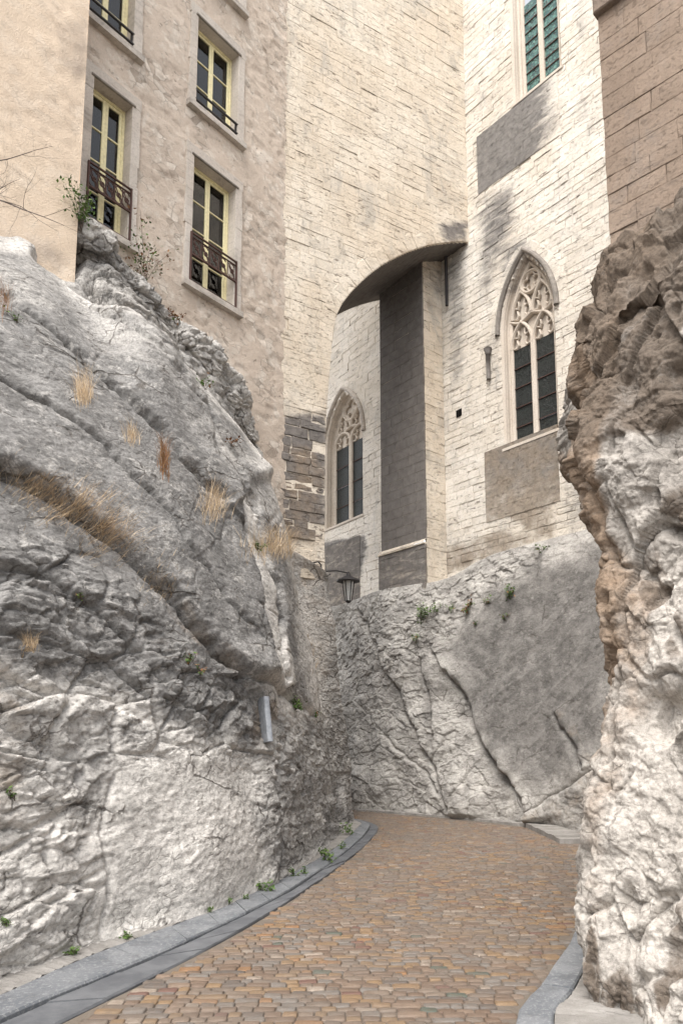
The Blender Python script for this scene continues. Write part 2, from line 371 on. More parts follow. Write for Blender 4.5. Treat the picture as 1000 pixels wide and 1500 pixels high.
gl = t.nodes.new('ShaderNodeBsdfGlossy'); gl.inputs['Roughness'].default_value = .04; fr = t.nodes.new('ShaderNodeFresnel'); fr.inputs[0].default_value = 1.5
mx = t.nodes.new('ShaderNodeMixShader'); n.L(n.m_('ADD', fr.outputs[0], .03), mx.inputs[0]); n.L(tr.outputs[0], mx.inputs[1]); n.L(gl.outputs[0], mx.inputs[2]); n.L(mx.outputs[0], t.nodes['Material Output'].inputs[0])
M['glass'] = n.m
def mat_leaded(name, a, b, lead, sc):
    n = NT(name); v = n.scale((1, 1, 1))
    cell = n.t.nodes.new('ShaderNodeTexVoronoi'); cell.inputs['Scale'].default_value = sc; n.L(n.scale((1.0, 1.0, 1.0)), cell.inputs['Vector'])
    sp = n.t.nodes.new('ShaderNodeSeparateColor'); n.L(cell.outputs['Color'], sp.inputs[0])
    c = n.mix(sp.outputs[0], a, b)
    e = n.ss(n.voro(sc, 'DISTANCE_TO_EDGE'), .02, .10); c = n.mix(e, lead, c)
    n.bump(n.m_('ADD', n.m_('MULTIPLY', e, -1), n.m_('MULTIPLY', sp.outputs[1], .6)), .006)
    return n.out(c, .3, .35)
M['greenglass'] = mat_leaded('green_leaded_glass', (.12, .25, .215), (.04, .10, .10), (.02, .024, .024), 13)
M['darkglass'] = mat_leaded('dark_leaded_glass', (.032, .038, .036), (.018, .021, .02), (.014, .014, .014), 17)
def mat_leaf(name, a, b):
    n = NT(name); n.b.inputs['Subsurface Weight'].default_value = 0.0
    return n.out(n.mix(n.R, a, b), .65, .3)
M['straw'] = mat_leaf('dry_straw', (.40, .28, .16), (.74, .58, .40))
M['green'] = mat_leaf('green_leaf', (.045, .09, .02), (.115, .18, .04))
M['redleaf'] = mat_leaf('reddish_leaf', (.17, .07, .03), (.26, .15, .07))
M['twig'] = mat_leaf('grey_brown_twig', (.085, .065, .055), (.15, .12, .10))

# ------------------------------------------------------------------ plan: the wall planes
A_CH = (-.633, .774)                                           # chapel: recedes to the left
foot_r, foot_l = gnd(855, 1222), gnd(517, 1187)
CHF = frame((foot_r[0] + 1.25, foot_r[1] + 1.05), A_CH)
s_k, _ = CHF.hit(682, 200)
K = CHF.pt(s_k, 0)
TWF = frame((K[0], K[1]), (-.858, -.513))                      # tower over the street: s runs left from the corner with the chapel
s_end, _ = TWF.hit(413, 300)
E = TWF.pt(s_end - .1, 0)
LBF = frame((E[0], E[1]), (-.633, -.774))                      # rubble-plastered house: s runs left / towards the viewer
so_, _ = LBF.hit(121, 200, .75); p_ = LBF.pt(so_, 0, .75)
ORF = frame((p_[0], p_[1]), (-.70, -.71))                      # ochre house
BRF = frame((atY(884, 200, 11.2)[0], 11.2), (.70, -.71))                  # brown house above the near rock

def stain_shade(P, spec):  # polygon masks for stains and for painted shade
    px, py = project(P); r = np.zeros(px.shape)
    for poly, fall, val in spec: r = np.maximum(r, val * poly_soft(px, py, poly, fall))
    return r

# ------------------------------------------------------------------ rocks
def crom(X, m):                                     # Catmull-Rom resampling of control rows to m points, spaced by column parameter
    X = np.array(X, float); k = len(X); t = np.linspace(0, k - 1, m); i = np.clip(t.astype(int), 0, k - 2); f = (t - i)[:, None]
    g = lambda j: X[np.clip(j, 0, k - 1)]
    p0, p1, p2, p3 = g(i - 1), g(i), g(i + 1), g(i + 2)
    return .5 * (2 * p1 + (p2 - p0) * f + (2 * p0 - 5 * p1 + 4 * p2 - p3) * f ** 2 + (3 * p1 - p0 - 3 * p2 + p3) * f ** 3)
def normals(P):
    n = np.cross(np.gradient(P, axis=0), np.gradient(P, axis=1)); n /= np.linalg.norm(n, axis=-1, keepdims=True) + 1e-12
    return n
def blocks(P, size, seed, stretch=(1, 1, 1), warp=.12):
    q = P / size * np.array(stretch); q = q + warp * np.stack([fbm(q * .9 + 3, 2, seed), fbm(q * .9 + 31, 2, seed + 5), fbm(q * .9 + 77, 2, seed + 9)], -1)
    F1, F2, cid, dv = worley(q, seed)
    tilt = dv[..., 0] * (cid * 7 % 1 - .5) + dv[..., 1] * (cid * 13 % 1 - .5) + dv[..., 2] * (cid * 29 % 1 - .62)
    return (cid - .5) + 1.5 * tilt, np.clip((F2 - F1) / .07, 0, 1)
def crease(px, py, pts, w=3.0):
    d, t = line_sd(px, py, pts); on = sst(-.03, .03, t) * (1 - sst(.97, 1.03, t))
    return d, on
ROCKS = []
def finish_rock(name, P, Cc, mat, flip, label=None):
    o = grid(name, P, Cc, M[mat], None, None, flip, False); o['kind'] = 'structure'
    N = normals(P); N = N if flip else N
    ROCKS.append((P.reshape(-1, 3), N.reshape(-1, 3))); return o
def tops(F, px, py, D=0.0):
    s, z = F.hit(px, py, D); return np.array(F.pt(s, z, D))

# left rock: foot line along the kerb, top line under the houses
G, T = [], []
def colm(g, t): G.append(np.array(g, float)); T.append(np.array(t, float))
colm((-3.6, 1.2, 0), (-7.5, 3.5, 7.0))
colm((-3.0, 3.1, 0), (-6.6, 6.2, 7.6))
colm(gnd(0, 1452), tops(ORF, -40, 320, .05))
colm(gnd(150, 1392), tops(ORF, 40, 350, .05))
colm(gnd(300, 1347), tops(ORF, 112, 405, .05))
colm(gnd(365, 1318), tops(LBF, 150, 350, .12))
colm(gnd(420, 1292), tops(LBF, 240, 455, .12))
colm(gnd(462, 1264), tops(LBF, 340, 565, .06))
colm(gnd(498, 1240), tops(LBF, 370, 670, .02))
colm(gnd(514, 1216), tops(LBF, 378, 775, .06))
colm(gnd(520, 1203), tops(TWF, 440, 812, .12))
g = gnd(519, 1196); colm((g[0], g[1], 0), tops(TWF, 484, 850, .20))
colm((g[0] - .35, g[1] + 1.3, 0), np.array(TWF.pt(TWF.hit(478, 800)[0] - .22, 5.0, -1.2)))
colm((g[0] - 1.6, g[1] + 2.6, 0), np.array(TWF.pt(TWF.hit(478, 800)[0] - .1, 5.0, -2.8)))
colm((-4.5, 21.5, 0), (-4.5, 20.3, 4.6))
NU, NV = 640, 720
Gc, Tc = crom(G, NU), crom(T, NU)
v = np.linspace(0, 1, NV)[None, :, None]
h = v ** 1.35
P = Gc[:, None] * (1 - h) + Tc[:, None] * h
P[..., 2] = (Gc[:, None, 2] * (1 - v[..., 0]) + Tc[:, None, 2] * v[..., 0]) - .12 * (1 - v[..., 0]) ** 6
px, py = project(P); N = normals(P)
cen = np.array([0.0, 6, 3])
if (N[NU // 3, NV // 2] * (cen - P[NU // 3, NV // 2])).sum() < 0: N = -N; LFLIP = True
else: LFLIP = False
blocky = np.maximum(poly_soft(px, py, [(-200, 820), (60, 810), (150, 860), (250, 960), (350, 1010), (420, 1120), (270, 1085), (170, 1120), (150, 1300), (110, 1420), (-300, 1700)], 35), .9 * poly_soft(px, py, [(110, 300), (260, 420), (390, 540), (420, 720), (360, 640), (240, 510), (112, 412)], 12))
rough_r = poly_soft(px, py, [(395, 1040), (470, 1045), (500, 900), (560, 900), (540, 1260), (400, 1300), (360, 1200)], 30)
slab = poly_soft(px, py, [(-200, 330), (60, 360), (120, 420), (240, 510), (350, 640), (400, 800), (470, 1040), (340, 1000), (210, 850), (-100, 790)], 20)
white = poly_soft(px, py, [(185, 1110), (300, 1095), (400, 1120), (425, 1290), (300, 1350), (150, 1400), (165, 1250)], 30)
Q = P * np.array([1, .5, 1])
d = .11 * fbm(Q * .6, 3, 3) * (1 - .85 * slab) - .10 * (1 - v[..., 0]) ** 4 - .06 * sst(.8, 1, v[..., 0])
b1, e1 = blocks(Q, .62, 21, (1, 1, 1.25)); b2, e2 = blocks(Q, .24, 41, (1, 1, 1.4)); b3, e3 = blocks(Q, .10, 61, (1, 1, 1.4)); b4, e4 = blocks(Q, .05, 65, (1, 1, 1.3))
flatz = np.clip(slab + .8 * white, 0, 1) * (1 - blocky)
d += blocky * (.085 * b1 - .06 * (1 - e1)) + slab * (.010 * b1 - .03 * (1 - e1) * sst(.0, .3, vn(Q * .9, 90)))
d += (.75 * blocky + .40 * rough_r + .14 * (1 - .8 * flatz)) * (.060 * b2 - .030 * (1 - e2))
d += (.024 * b3 - .010 * (1 - e3)) * (.10 + .9 * blocky + .8 * rough_r + .12 * white) + (.007 * b4 - .003 * (1 - e4)) * (.8 + .3 * blocky)
strat = Q @ np.array([.55, .35, .75])                       # tilted bedding
d += .008 * (1 - np.abs(vn(np.stack([strat * 3.2 + .3 * vn(Q * .8, 5), strat * 0, strat * 0 + 3], -1), 8))) * (.4 + slab)
d += .007 * fbm(Q * 4.5, 4, 13, .58) + .004 * fbm(Q * 22, 2, 19)
crk = ridged(Q * np.array([1.3, 1.3, 1.0]) + .3 * fbm(Q * 2, 2, 4)[..., None], 3, 33); d -= .04 * sst(.92, .98, crk) * (1 - .4 * slab)
def wob(P): return (5.0 * fbm(P * 1.3, 5, 71, .6), sst(-.3, .4, vn(P * 1.7, 75)), sst(-.5, .5, vn(P * .9, 77)))
WOB = wob(P)
def feat(pts, proud=0.0, reach=90, crack=0.0, cw=4.0, side=1, soft=.06):
    """a ledge (the rock on one side of a line stands proud) and / or an open joint along it"""
    global d
    sd_, on = crease(px, py, pts)
    sd_ = sd_ + WOB[0]; mod = .75 + .6 * WOB[1]
    sd0, t0 = line_sd(px, py, pts); onp = sst(-.25, 0, t0) * (1 - sst(1.0, 1.0 + soft, t0)) * (1 - .95 * sst(.62, .95, v[..., 0])) * (1 - sst(395, 450, px) * (px < 520))
    if proud: d = d + onp * proud * sst(-1.2, 1.2, sd_ * side) * (1 - sst(0, reach, sd_ * side)) * (.85 + .3 * WOB[2])
    if crack: d = d - on * crack * np.exp(-np.abs(sd_ / (cw * .75)) ** 1.5) * np.clip(mod, 0, 1.3)
# the long overhanging bed with straw grass in it, the joints of the upper slabs, the step in the middle
feat([(-60, 672), (0, 690), (60, 722), (120, 765), (180, 806), (240, 866), (300, 936), (352, 994)], .18, 800, .20, 5, -1, .22)
feat([(-40, 415), (0, 434), (100, 530), (165, 590), (227, 640), (262, 690), (310, 745)], .07, 500, .18, 3.5, -1, .3)
feat([(-30, 560), (60, 610), (140, 672), (230, 760), (300, 850), (350, 920)], .025, 300, .09, 2.5, -1, .2)
feat([(120, 440), (200, 520), (280, 610), (330, 690)], .02, 200, .08, 2.5, -1, .3)
feat([(-40, 830), (60, 850), (140, 905), (230, 985), (290, 1060)], .07, 110, .05, 4, -1)
feat([(60, 362), (113, 413), (180, 462), (235, 506), (302, 573), (361, 630), (386, 690)], .26, 90, .30, 9, 1)
feat([(322, 735), (345, 790), (362, 860), (378, 930), (385, 985)], .06, 40, .08, 3, 1)
feat([(345, 735), (368, 790), (388, 860), (402, 930), (412, 1000)], .08, 90, .08, 3, -1)
feat([(345, 992), (395, 1003), (432, 1028), (470, 1046)], .11, 70, .10, 6, -1)
feat([(416, 1085), (412, 1150), (418, 1220), (414, 1292)], .05, 40, .09, 3.5, 1)
feat([(507, 1130), (503, 1165), (508, 1205)], 0, 10, .20, 7, 1)
feat([(275, 560), (285, 620), (300, 690), (330, 740)], .10, 40, .06, 4, 1)
feat([(165, 1130), (150, 1220), (170, 1300), (160, 1385)], 0, 50, .05, 3, -1)
edge = sst(0, .03, v[..., 0]) * (.35 + .65 * (1 - sst(.955, 1.0, v[..., 0])))
P = P + N * (d * edge)[..., None]
gm = np.maximum(.86 * poly_soft(px, py, [(-200, 420), (0, 440), (110, 440), (230, 560), (330, 690), (410, 790), (450, 1030), (380, 1000), (420, 1110), (300, 1080), (150, 1020), (0, 980), (-200, 980)], 50), .60 * slab)
gm = np.maximum(gm, .55 * rough_r); gm = np.maximum(gm, .5 * poly_soft(px, py, [(-100, 980), (150, 1010), (300, 1080), (180, 1120), (160, 1230), (-100, 1100)], 40))
gm = np.maximum(gm, .5 * poly_soft(px, py, [(110, 300), (260, 420), (390, 540), (430, 760), (360, 640), (240, 510), (112, 412)], 14))
gm = np.clip(np.maximum(gm, .46 * sst(.7, .9, v[..., 0])) - .95 * poly_soft(px, py, [(335, 740), (350, 740), (400, 930), (425, 1000), (380, 1030), (385, 960), (360, 850)], 6), .08, 1)
om = np.maximum.reduce([.5 * poly_soft(px, py, [(390, 780), (480, 800), (500, 1000), (470, 1000), (440, 870)], 18), .45 * poly_soft(px, py, [(-50, 990), (60, 1000), (60, 1230), (-50, 1230)], 40), .42 * poly_soft(px, py, [(100, 760), (220, 830), (360, 985), (340, 1000), (200, 860)], 10), .5 * poly_soft(px, py, [(370, 1020), (410, 1020), (415, 1100), (370, 1100)], 14)])
rm = .55 * poly_soft(px, py, [(118, 370), (190, 400), (250, 470), (230, 490), (118, 415)], 10)
back = np.stack([np.zeros(NU), np.zeros(NU), np.zeros(NU)], -1)
ledge = P[:, -1:] + np.array([-1.2, .9, .05])
Pf = np.concatenate([P, ledge], 1); Cc = np.stack([rm, gm, om, 0 * gm], -1); Cc = np.concatenate([Cc, Cc[:, -1:]], 1)
finish_rock('limestone_cliff', Pf, Cc, 'rock', LFLIP)
LEFTP = P

# far rock below the chapel
G, T = [], []
dirf = (foot_l - foot_r) / np.linalg.norm(foot_l - foot_r)
colm(foot_r - dirf * 4.5, np.array(CHF.pt(-4.0, 7.3, .3)))
colm(foot_r - dirf * 1.6, tops(CHF, 930, 745, .25))
colm(foot_r, tops(CHF, 880, 768, .3))
colm(gnd(790, 1212), tops(CHF, 800, 792, .35))
colm(gnd(715, 1203), tops(CHF, 715, 815, .45))
colm(gnd(640, 1196), tops(CHF, 650, 848, .7))
colm(gnd(580, 1191), tops(CHF, 595, 858, .95))
colm(gnd(540, 1188), tops(CHF, 552, 866, .95))
colm(foot_l, tops(CHF, 515, 880, .9))
colm(foot_l + dirf * 1.6, tops(CHF, 478, 890, .9))
colm(foot_l + dirf * 5.5, np.array(CHF.pt(CHF.hit(478, 890, .9)[0] + 4.5, 6.2, .6)))
NU, NV = 560, 480
Gc, Tc = crom(G, NU), crom(T, NU); v = np.linspace(0, 1, NV)[None, :, None]; h = v ** 1.5
P = Gc[:, None] * (1 - h) + Tc[:, None] * h
P[..., 2] = Gc[:, None, 2] * (1 - v[..., 0]) + Tc[:, None, 2] * v[..., 0] - .12 * (1 - v[..., 0]) ** 6
px, py = project(P); N = normals(P)
if (N[NU // 2, NV // 2] * (np.array([0.0, 6, 3]) - P[NU // 2, NV // 2])).sum() < 0: N = -N; FL = True
else: FL = False
rub = poly_soft(px, py, [(480, 850), (640, 850), (720, 805), (800, 780), (790, 830), (700, 880), (640, 960), (560, 990), (470, 1000)], 18)
pale_l = poly_soft(px, py, [(400, 850), (560, 880), (600, 1000), (680, 1080), (760, 1200), (400, 1260)], 30)
smooth = poly_soft(px, py, [(640, 960), (720, 860), (900, 790), (900, 1080), (800, 1150), (720, 1110), (680, 1040)], 30)
d = .16 * fbm(P * .45, 3, 103) * (1 - .3 * smooth)
b1, e1 = blocks(P, .9, 121, (1, 1, 1)); b2, e2 = blocks(P, .34, 141, (1, 1, 1.2)); b3, e3 = blocks(P, .15, 161, (1, 1, 1.1))
d += (.07 * b1 - .03 * (1 - e1)) * (.25 + .25 * pale_l) * (1 - .7 * smooth) + (.05 * b2 - .02 * (1 - e2)) * (.25 + .5 * rub + .3 * pale_l) * (1 - .5 * smooth) + (.028 * b3 - .010 * (1 - e3)) * (.30 + .9 * rub + .45 * pale_l) * (1 - .7 * smooth)
strat = P @ np.array([-.45, .35, .8])
d += .03 * (1 - np.abs(vn(np.stack([strat * 4 + .6 * vn(P * .8, 5), strat * 0, strat * 0 + 3], -1), 8))) * (.25 + .6 * smooth)
d += (.018 - .012 * smooth) * fbm(P * 4, 5, 113, .58)
crk = ridged(P * np.array([1.1, 1.1, .8]) + .3 * fbm(P * 2, 2, 104)[..., None], 3, 133); d -= .06 * sst(.90, .97, crk) * (1 - .15 * smooth)
WOB = wob(P)
feat([(655, 985), (685, 1040), (700, 1085), (737, 1132), (765, 1170), (776, 1204)], .20, 70, .34, 5, -1)
feat([(618, 965), (624, 1040), (632, 1100)], .05, 30, .12, 3, -1)
feat([(525, 890), (575, 1000), (600, 1060), (628, 1120), (662, 1192)], .10, 60, .16, 3.5, -1)
feat([(748, 1212), (790, 1188), (830, 1155), (880, 1112)], .14, 60, .12, 4, 1)
feat([(812, 1045), (830, 1085), (850, 1125)], .06, 30, .12, 5, -1)
feat([(560, 1075), (600, 1110), (640, 1165)], .05, 30, .06, 3, 1)
edge = sst(0, .04, v[..., 0]) * (.35 + .65 * (1 - sst(.95, 1.0, v[..., 0])))
P = P + N * (d * edge)[..., None]
gm = np.maximum(1.05 * poly_soft(px, py, [(660, 960), (720, 860), (900, 790), (900, 1080), (800, 1150), (720, 1110), (680, 1040)], 90), .5 * poly_soft(px, py, [(600, 960), (700, 1050), (780, 1200), (900, 1230), (900, 800), (700, 850)], 60)); gm = np.maximum(gm, .42)
gm = np.maximum(gm, .5 * poly_soft(px, py, [(500, 960), (600, 960), (640, 1080), (560, 1060), (510, 1040)], 25)); gm = np.maximum(gm, .3 * rub)
gm = np.maximum(gm, .55 * poly_soft(px, py, [(608, 960), (635, 960), (640, 1110), (620, 1110)], 10))
om = np.maximum(.45 * poly_soft(px, py, [(755, 1210), (880, 1110), (900, 1220)], 12), .4 * poly_soft(px, py, [(800, 1030), (830, 1030), (880, 1110), (850, 1140)], 16))
rm = .35 * poly_soft(px, py, [(760, 1205), (880, 1115), (900, 1230)], 14)
Pf = np.concatenate([P, P[:, -1:] + np.array([.9, .8, .12])], 1); Cc = np.stack([rm, gm, om, 0 * gm], -1); Cc = np.concatenate([Cc, Cc[:, -1:]], 1)
finish_rock('chapel_crag', Pf, Cc, 'rockfar', FL)

# right-hand rock: for every height a C-shaped plan curve round a nose whose outline leans over the street
sil = [(1520, 876), (1470, 846), (1440, 846), (1300, 852), (1180, 863), (1120, 869), (1000, 886), (850, 889), (760, 884), (700, 872), (640, 852), (560, 841), (480, 838), (430, 866), (380, 900), (320, 950), (255, 1000), (160, 1085)]
sy = np.array([a for a, _ in sil], float); sx = np.array([b for _, b in sil], float)
NZ, NT_ = 900, 460
zz = np.linspace(-.12, 7.2, NZ)
def nose_y(z): return 5.05 + .10 * z + .5 * sst(4.2, 7.2, z)
ny = nose_y(zz); pyy = np.array([project(np.array([0, y, z]))[1] for y, z in zip(ny, zz)], float)
pxx = np.interp(-pyy, -sy, sx)
nx = np.array([atY(a, b, y)[0] for a, b, y in zip(pxx, pyy, ny)])
prof = np.array([(3.4, -4.6), (2.3, -3.3), (1.35, -2.05), (.80, -1.25), (.42, -.68), (.16, -.26), (0, 0), (.10, .35), (.5, .85), (1.3, 1.5), (3.0, 2.6), (5.0, 3.6)])
tt = np.interp(np.linspace(0, 1, NT_), [0, .06, .16, .34, .54, .70, .80, .86, .91, .95, .98, 1.0], np.arange(12))
i0 = np.clip(tt.astype(int), 0, 10); fr_ = (tt - i0)[:, None]
g_ = lambda j: prof[np.clip(j, 0, 11)]
p0, p1, p2, p3 = g_(i0 - 1), g_(i0), g_(i0 + 1), g_(i0 + 2)
pc = .5 * (2 * p1 + (p2 - p0) * fr_ + (2 * p0 - 5 * p1 + 4 * p2 - p3) * fr_ ** 2 + (3 * p1 - p0 - 3 * p2 + p3) * fr_ ** 3)
P = np.zeros((NZ, NT_, 3)); P[..., 0] = nx[:, None] + pc[None, :, 0]; P[..., 1] = ny[:, None] + pc[None, :, 1]; P[..., 2] = zz[:, None]
px, py = project(P); N = normals(P)
if (N[NZ // 2, int(NT_ * .6)] * (np.array([0, 2.0, 3]) - P[NZ // 2, int(NT_ * .6)])).sum() < 0: N = -N; FL = True
else: FL = False
up = sst(1.6, 3.2, P[..., 2] + .6 * fbm(P * 1.6, 3, 299))
q = P * np.array([1, 1, .8])
d = .10 * fbm(q * 1.3, 3, 203) + .055 * fbm(q * 3.4, 3, 213)
b1, e1 = blocks(P, .40, 221, (1.1, 1.1, .55), .22); b2, e2 = blocks(P, .15, 241, (1.1, 1.1, .6), .16); b3, e3 = blocks(P, .055, 261, (1, 1, 1), .12)
d += .085 * b1 * (.6 + .6 * up) - .045 * (1 - e1) * sst(-.4, .3, vn(P * 1.9, 278)) + (.030 * b2 - .014 * (1 - e2)) * (.35 + .9 * sst(-.35, .35, vn(P * 2.3, 279))) + (.008 * b3 - .003 * (1 - e3)) * (.3 + sst(-.2, .4, vn(P * 3.1, 277)))
cav = vn(q * 2.7, 250) + .4 * vn(q * 6, 251); d -= .11 * sst(.42, .85, cav)
cav = vn(P * np.array([7, 7, 4.5]), 252); d -= .07 * sst(.36, .75, cav)
cav = ridged(P * np.array([4.5, 4.5, 1.6]) + .25 * fbm(P * 3, 2, 291)[..., None], 2, 293); d -= .06 * sst(.88, .97, cav) * sst(-.2, .3, vn(P * 2, 294))
rib = vn(np.stack([(P[..., 0] * .9 + P[..., 2] * .75 - P[..., 1] * .2) * 2.3, P[..., 1] * .7, P[..., 2] * .5], -1), 255); d += .12 * up * rib
d += .014 * fbm(P * 13, 4, 263, .6)
d -= np.minimum(0, 0)
edge = sst(0, .01, (zz + .12)[:, None] / 7.3)
edge = .25 + .75 * edge
P = P + N * (d * edge - .05)[..., None]
top = poly_soft(px, py, [(820, 500), (835, 420), (900, 340), (1000, 225), (1300, 0), (1300, 330), (1000, 420), (920, 480), (870, 600)], 30)
gm = np.clip(.45 * up + .2 * top, 0, .85); gm = np.maximum(gm, .12)
om = np.clip(.25 * up + .70 * up * sst(-.2, .35, vn(np.stack([px * .013, py * .0035, px * 0], -1), 271)) + .56 * poly_soft(px, py, [(838, 1500), (850, 1000), (870, 780), (960, 850), (950, 1000), (890, 1200), (876, 1500)], 26), 0, .85)  # street-side edge: its own brown plus its shade, put into the ochre
rm = np.clip(.72 * top + .10 * up + .75 * up * sst(.0, .5, vn(np.stack([px * .016 + py * .008, py * .007, px * 0 + 7], -1), 273)), 0, .8)
rm = np.maximum(rm, .72 * sst(.12, .55, vn(P * np.array([7, 7, .9]), 285)) * (.4 + .6 * sst(-.2, .4, vn(P * 1.6, 286))))
Cc = np.stack([rm, gm, om, 0 * gm], -1)
Pt = P[-1:].copy(); Pt[..., 0] += 1.5; Pt[..., 1] += 2.0; Pt[..., 2] += .6
finish_rock('cavernous_cliff', np.concatenate([P, Pt], 0), np.concatenate([Cc, Cc[-1:]], 0), 'rockr', FL)

# the bedded lump that juts out behind it
th = np.linspace(0, 2 * math.pi, 150); ph = np.linspace(-1, 1, 170)
c0 = atY(882, 640, 7.6)
TH, PH = np.meshgrid(th, ph)
rr = np.sqrt(np.clip(1 - np.abs(PH) ** 2.4, 0, 1)) * (1 - .35 * np.maximum(0, -PH))
P = np.stack([c0[0] + .42 * rr * np.cos(TH) + .30 * np.maximum(0, -PH) ** 1.5, c0[1] + .62 * rr * np.sin(TH), c0[2] + .92 * PH + .12 * rr * np.cos(TH)], -1)
rad = np.stack([np.cos(TH), np.sin(TH), PH * .4], -1); rad /= np.linalg.norm(rad, axis=-1, keepdims=True)
b1, e1 = blocks(P, .4, 321, (.7, .7, 1.6), .4); b2, e2 = blocks(P, .14, 341, (.8, .8, 1.8), .4)
d = .10 * b1 + .03 * b2 - .03 * (1 - e1) - .015 * (1 - e2) + .05 * fbm(P * 2, 4, 303)
P = P + rad * d[..., None]; px, py = project(P)
low = poly_soft(px, py, [(800, 650), (830, 660), (890, 790), (840, 800)], 14)
Cc = np.stack([.3 * low, .62 * (1 - low), .8 * low, 0 * low], -1)
finish_rock('rock_spur', P, Cc, 'rockr', False)

path = [tops(LBF, a, b, c_) for a, b, c_ in ((96, 322, .35), (128, 362, .40), (165, 402, .38), (205, 440, .40), (245, 478, .36), (285, 520, .36), (322, 562, .30), (350, 606, .26), (368, 655, .20), (380, 715, .10))]
NA, NB = 520, 170
pc = crom(path, NA); tg = np.gradient(pc, axis=0); tg /= np.linalg.norm(tg, axis=-1, keepdims=True)
e1_ = np.cross(tg, np.array([0, 0, 1.0])); e1_ /= np.linalg.norm(e1_, axis=-1, keepdims=True); e2_ = np.cross(e1_, tg)
th = np.linspace(0, 2 * math.pi, NB); ta = np.linspace(0, 1, NA)
rr = (.30 + .12 * vn(np.stack([ta * 7, ta * 0, ta * 0], -1), 411)) * np.minimum(1, np.minimum(ta * 14, (1 - ta) * 9) ** .5 + .02)
sup = (np.abs(np.cos(th)) ** 3 + np.abs(np.sin(th)) ** 3) ** (-1 / 3)
rad = e1_[:, None] * np.cos(th)[None, :, None] + e2_[:, None] * np.sin(th)[None, :, None]
P = pc[:, None] + rad * (rr[:, None] * sup[None])[..., None] * np.array([1, 1, 1.15])
b1, e1 = blocks(P, .55, 421, (1, .8, 1.1)); b2, e2 = blocks(P, .22, 441, (1, .7, 1.5)); b3, e3 = blocks(P, .09, 461, (1, .7, 1.3))
d = .15 * b1 - .08 * (1 - e1) + .06 * b2 - .03 * (1 - e2) + .02 * b3 - .008 * (1 - e3) + .02 * fbm(P * 4, 4, 403)
P = P + rad * (d * np.minimum(1, rr / .2)[:, None])[..., None]; px, py = project(P)
dk = poly_soft(px, py, [(100, 330), (180, 370), (260, 470), (235, 505), (110, 420)], 20)
Cc = np.stack([.42 * dk, .40 + .2 * dk, .25 * dk, 0 * dk], -1)
FL = bool((normals(P)[NA // 2, NB // 3] * rad[NA // 2, NB // 3]).sum() < 0)
finish_rock('rock_ledge', P, Cc, 'rock', FL)

def on_rock(px, py, r=4.0):
    best = None
    for Pp, Nn in ROCKS:
        x, y = project(Pp); m = (np.abs(x - px) < r) & (np.abs(y - py) < r) & (Pp[:, 1] > .5)
        if m.any():
            i = np.nonzero(m)[0]; k = i[np.argmin(Pp[i, 1])]
            if best is None or Pp[k, 1] < best[1]: best = Pp[k]
    return best

# ------------------------------------------------------------------ ground, road, kerbs
mb = MB(); mb.add([(-150, -150, -.14), (150, -150, -.14), (150, 150, -.14), (-150, 150, -.14)], [(0, 1, 2, 3)])
mb.build('ground', M['grit'], kind='structure')
def resamp(pts, step):
    pts = np.array(pts, float); L = np.concatenate([[0], np.cumsum(np.hypot(*np.diff(pts, axis=0).T))]); n_ = max(2, int(L[-1] / step) + 1)
    t_ = np.linspace(0, L[-1], n_); return np.stack([np.interp(t_, L, pts[:, k]) for k in (0, 1)], -1)
def gl(l): return [tuple(gnd(x, y)[:2]) for x, y in l]
K0 = gl([(-60, 1490), (0, 1466), (130, 1407), (290, 1346), (410, 1292), (490, 1245), (524, 1214), (527, 1207)])
K1 = gl([(-60, 1537), (0, 1500), (180, 1424), (310, 1366), (430, 1304), (510, 1246), (537, 1220), (538, 1208)])
K2 = gl([(20, 1532), (105, 1490), (250, 1418), (380, 1347), (480, 1282), (533, 1240), (552, 1218), (549, 1208)])
def ext(l, dx):
    a = l[-1]; b0, b1 = np.array(l[0]), np.array(l[1]); l = [tuple(b0 + (b0 - b1) / np.hypot(*(b0 - b1)) * q_) for q_ in (2.5, 1.2)] + l
    return l + [(a[0] - .5 - dx, a[1] + 1.3), (a[0] - 2.6, a[1] + 2.9), (a[0] - 5, a[1] + 3.6)]
def smooth_l(l, m=420): return crom(np.array(l), m)
K0, K1, K2 = (smooth_l(ext(l, 0)) for l in (K0, K1, K2))
root = empty('kerb', (K1[0][0], K1[0][1], 0)); root['kind'] = 'structure'
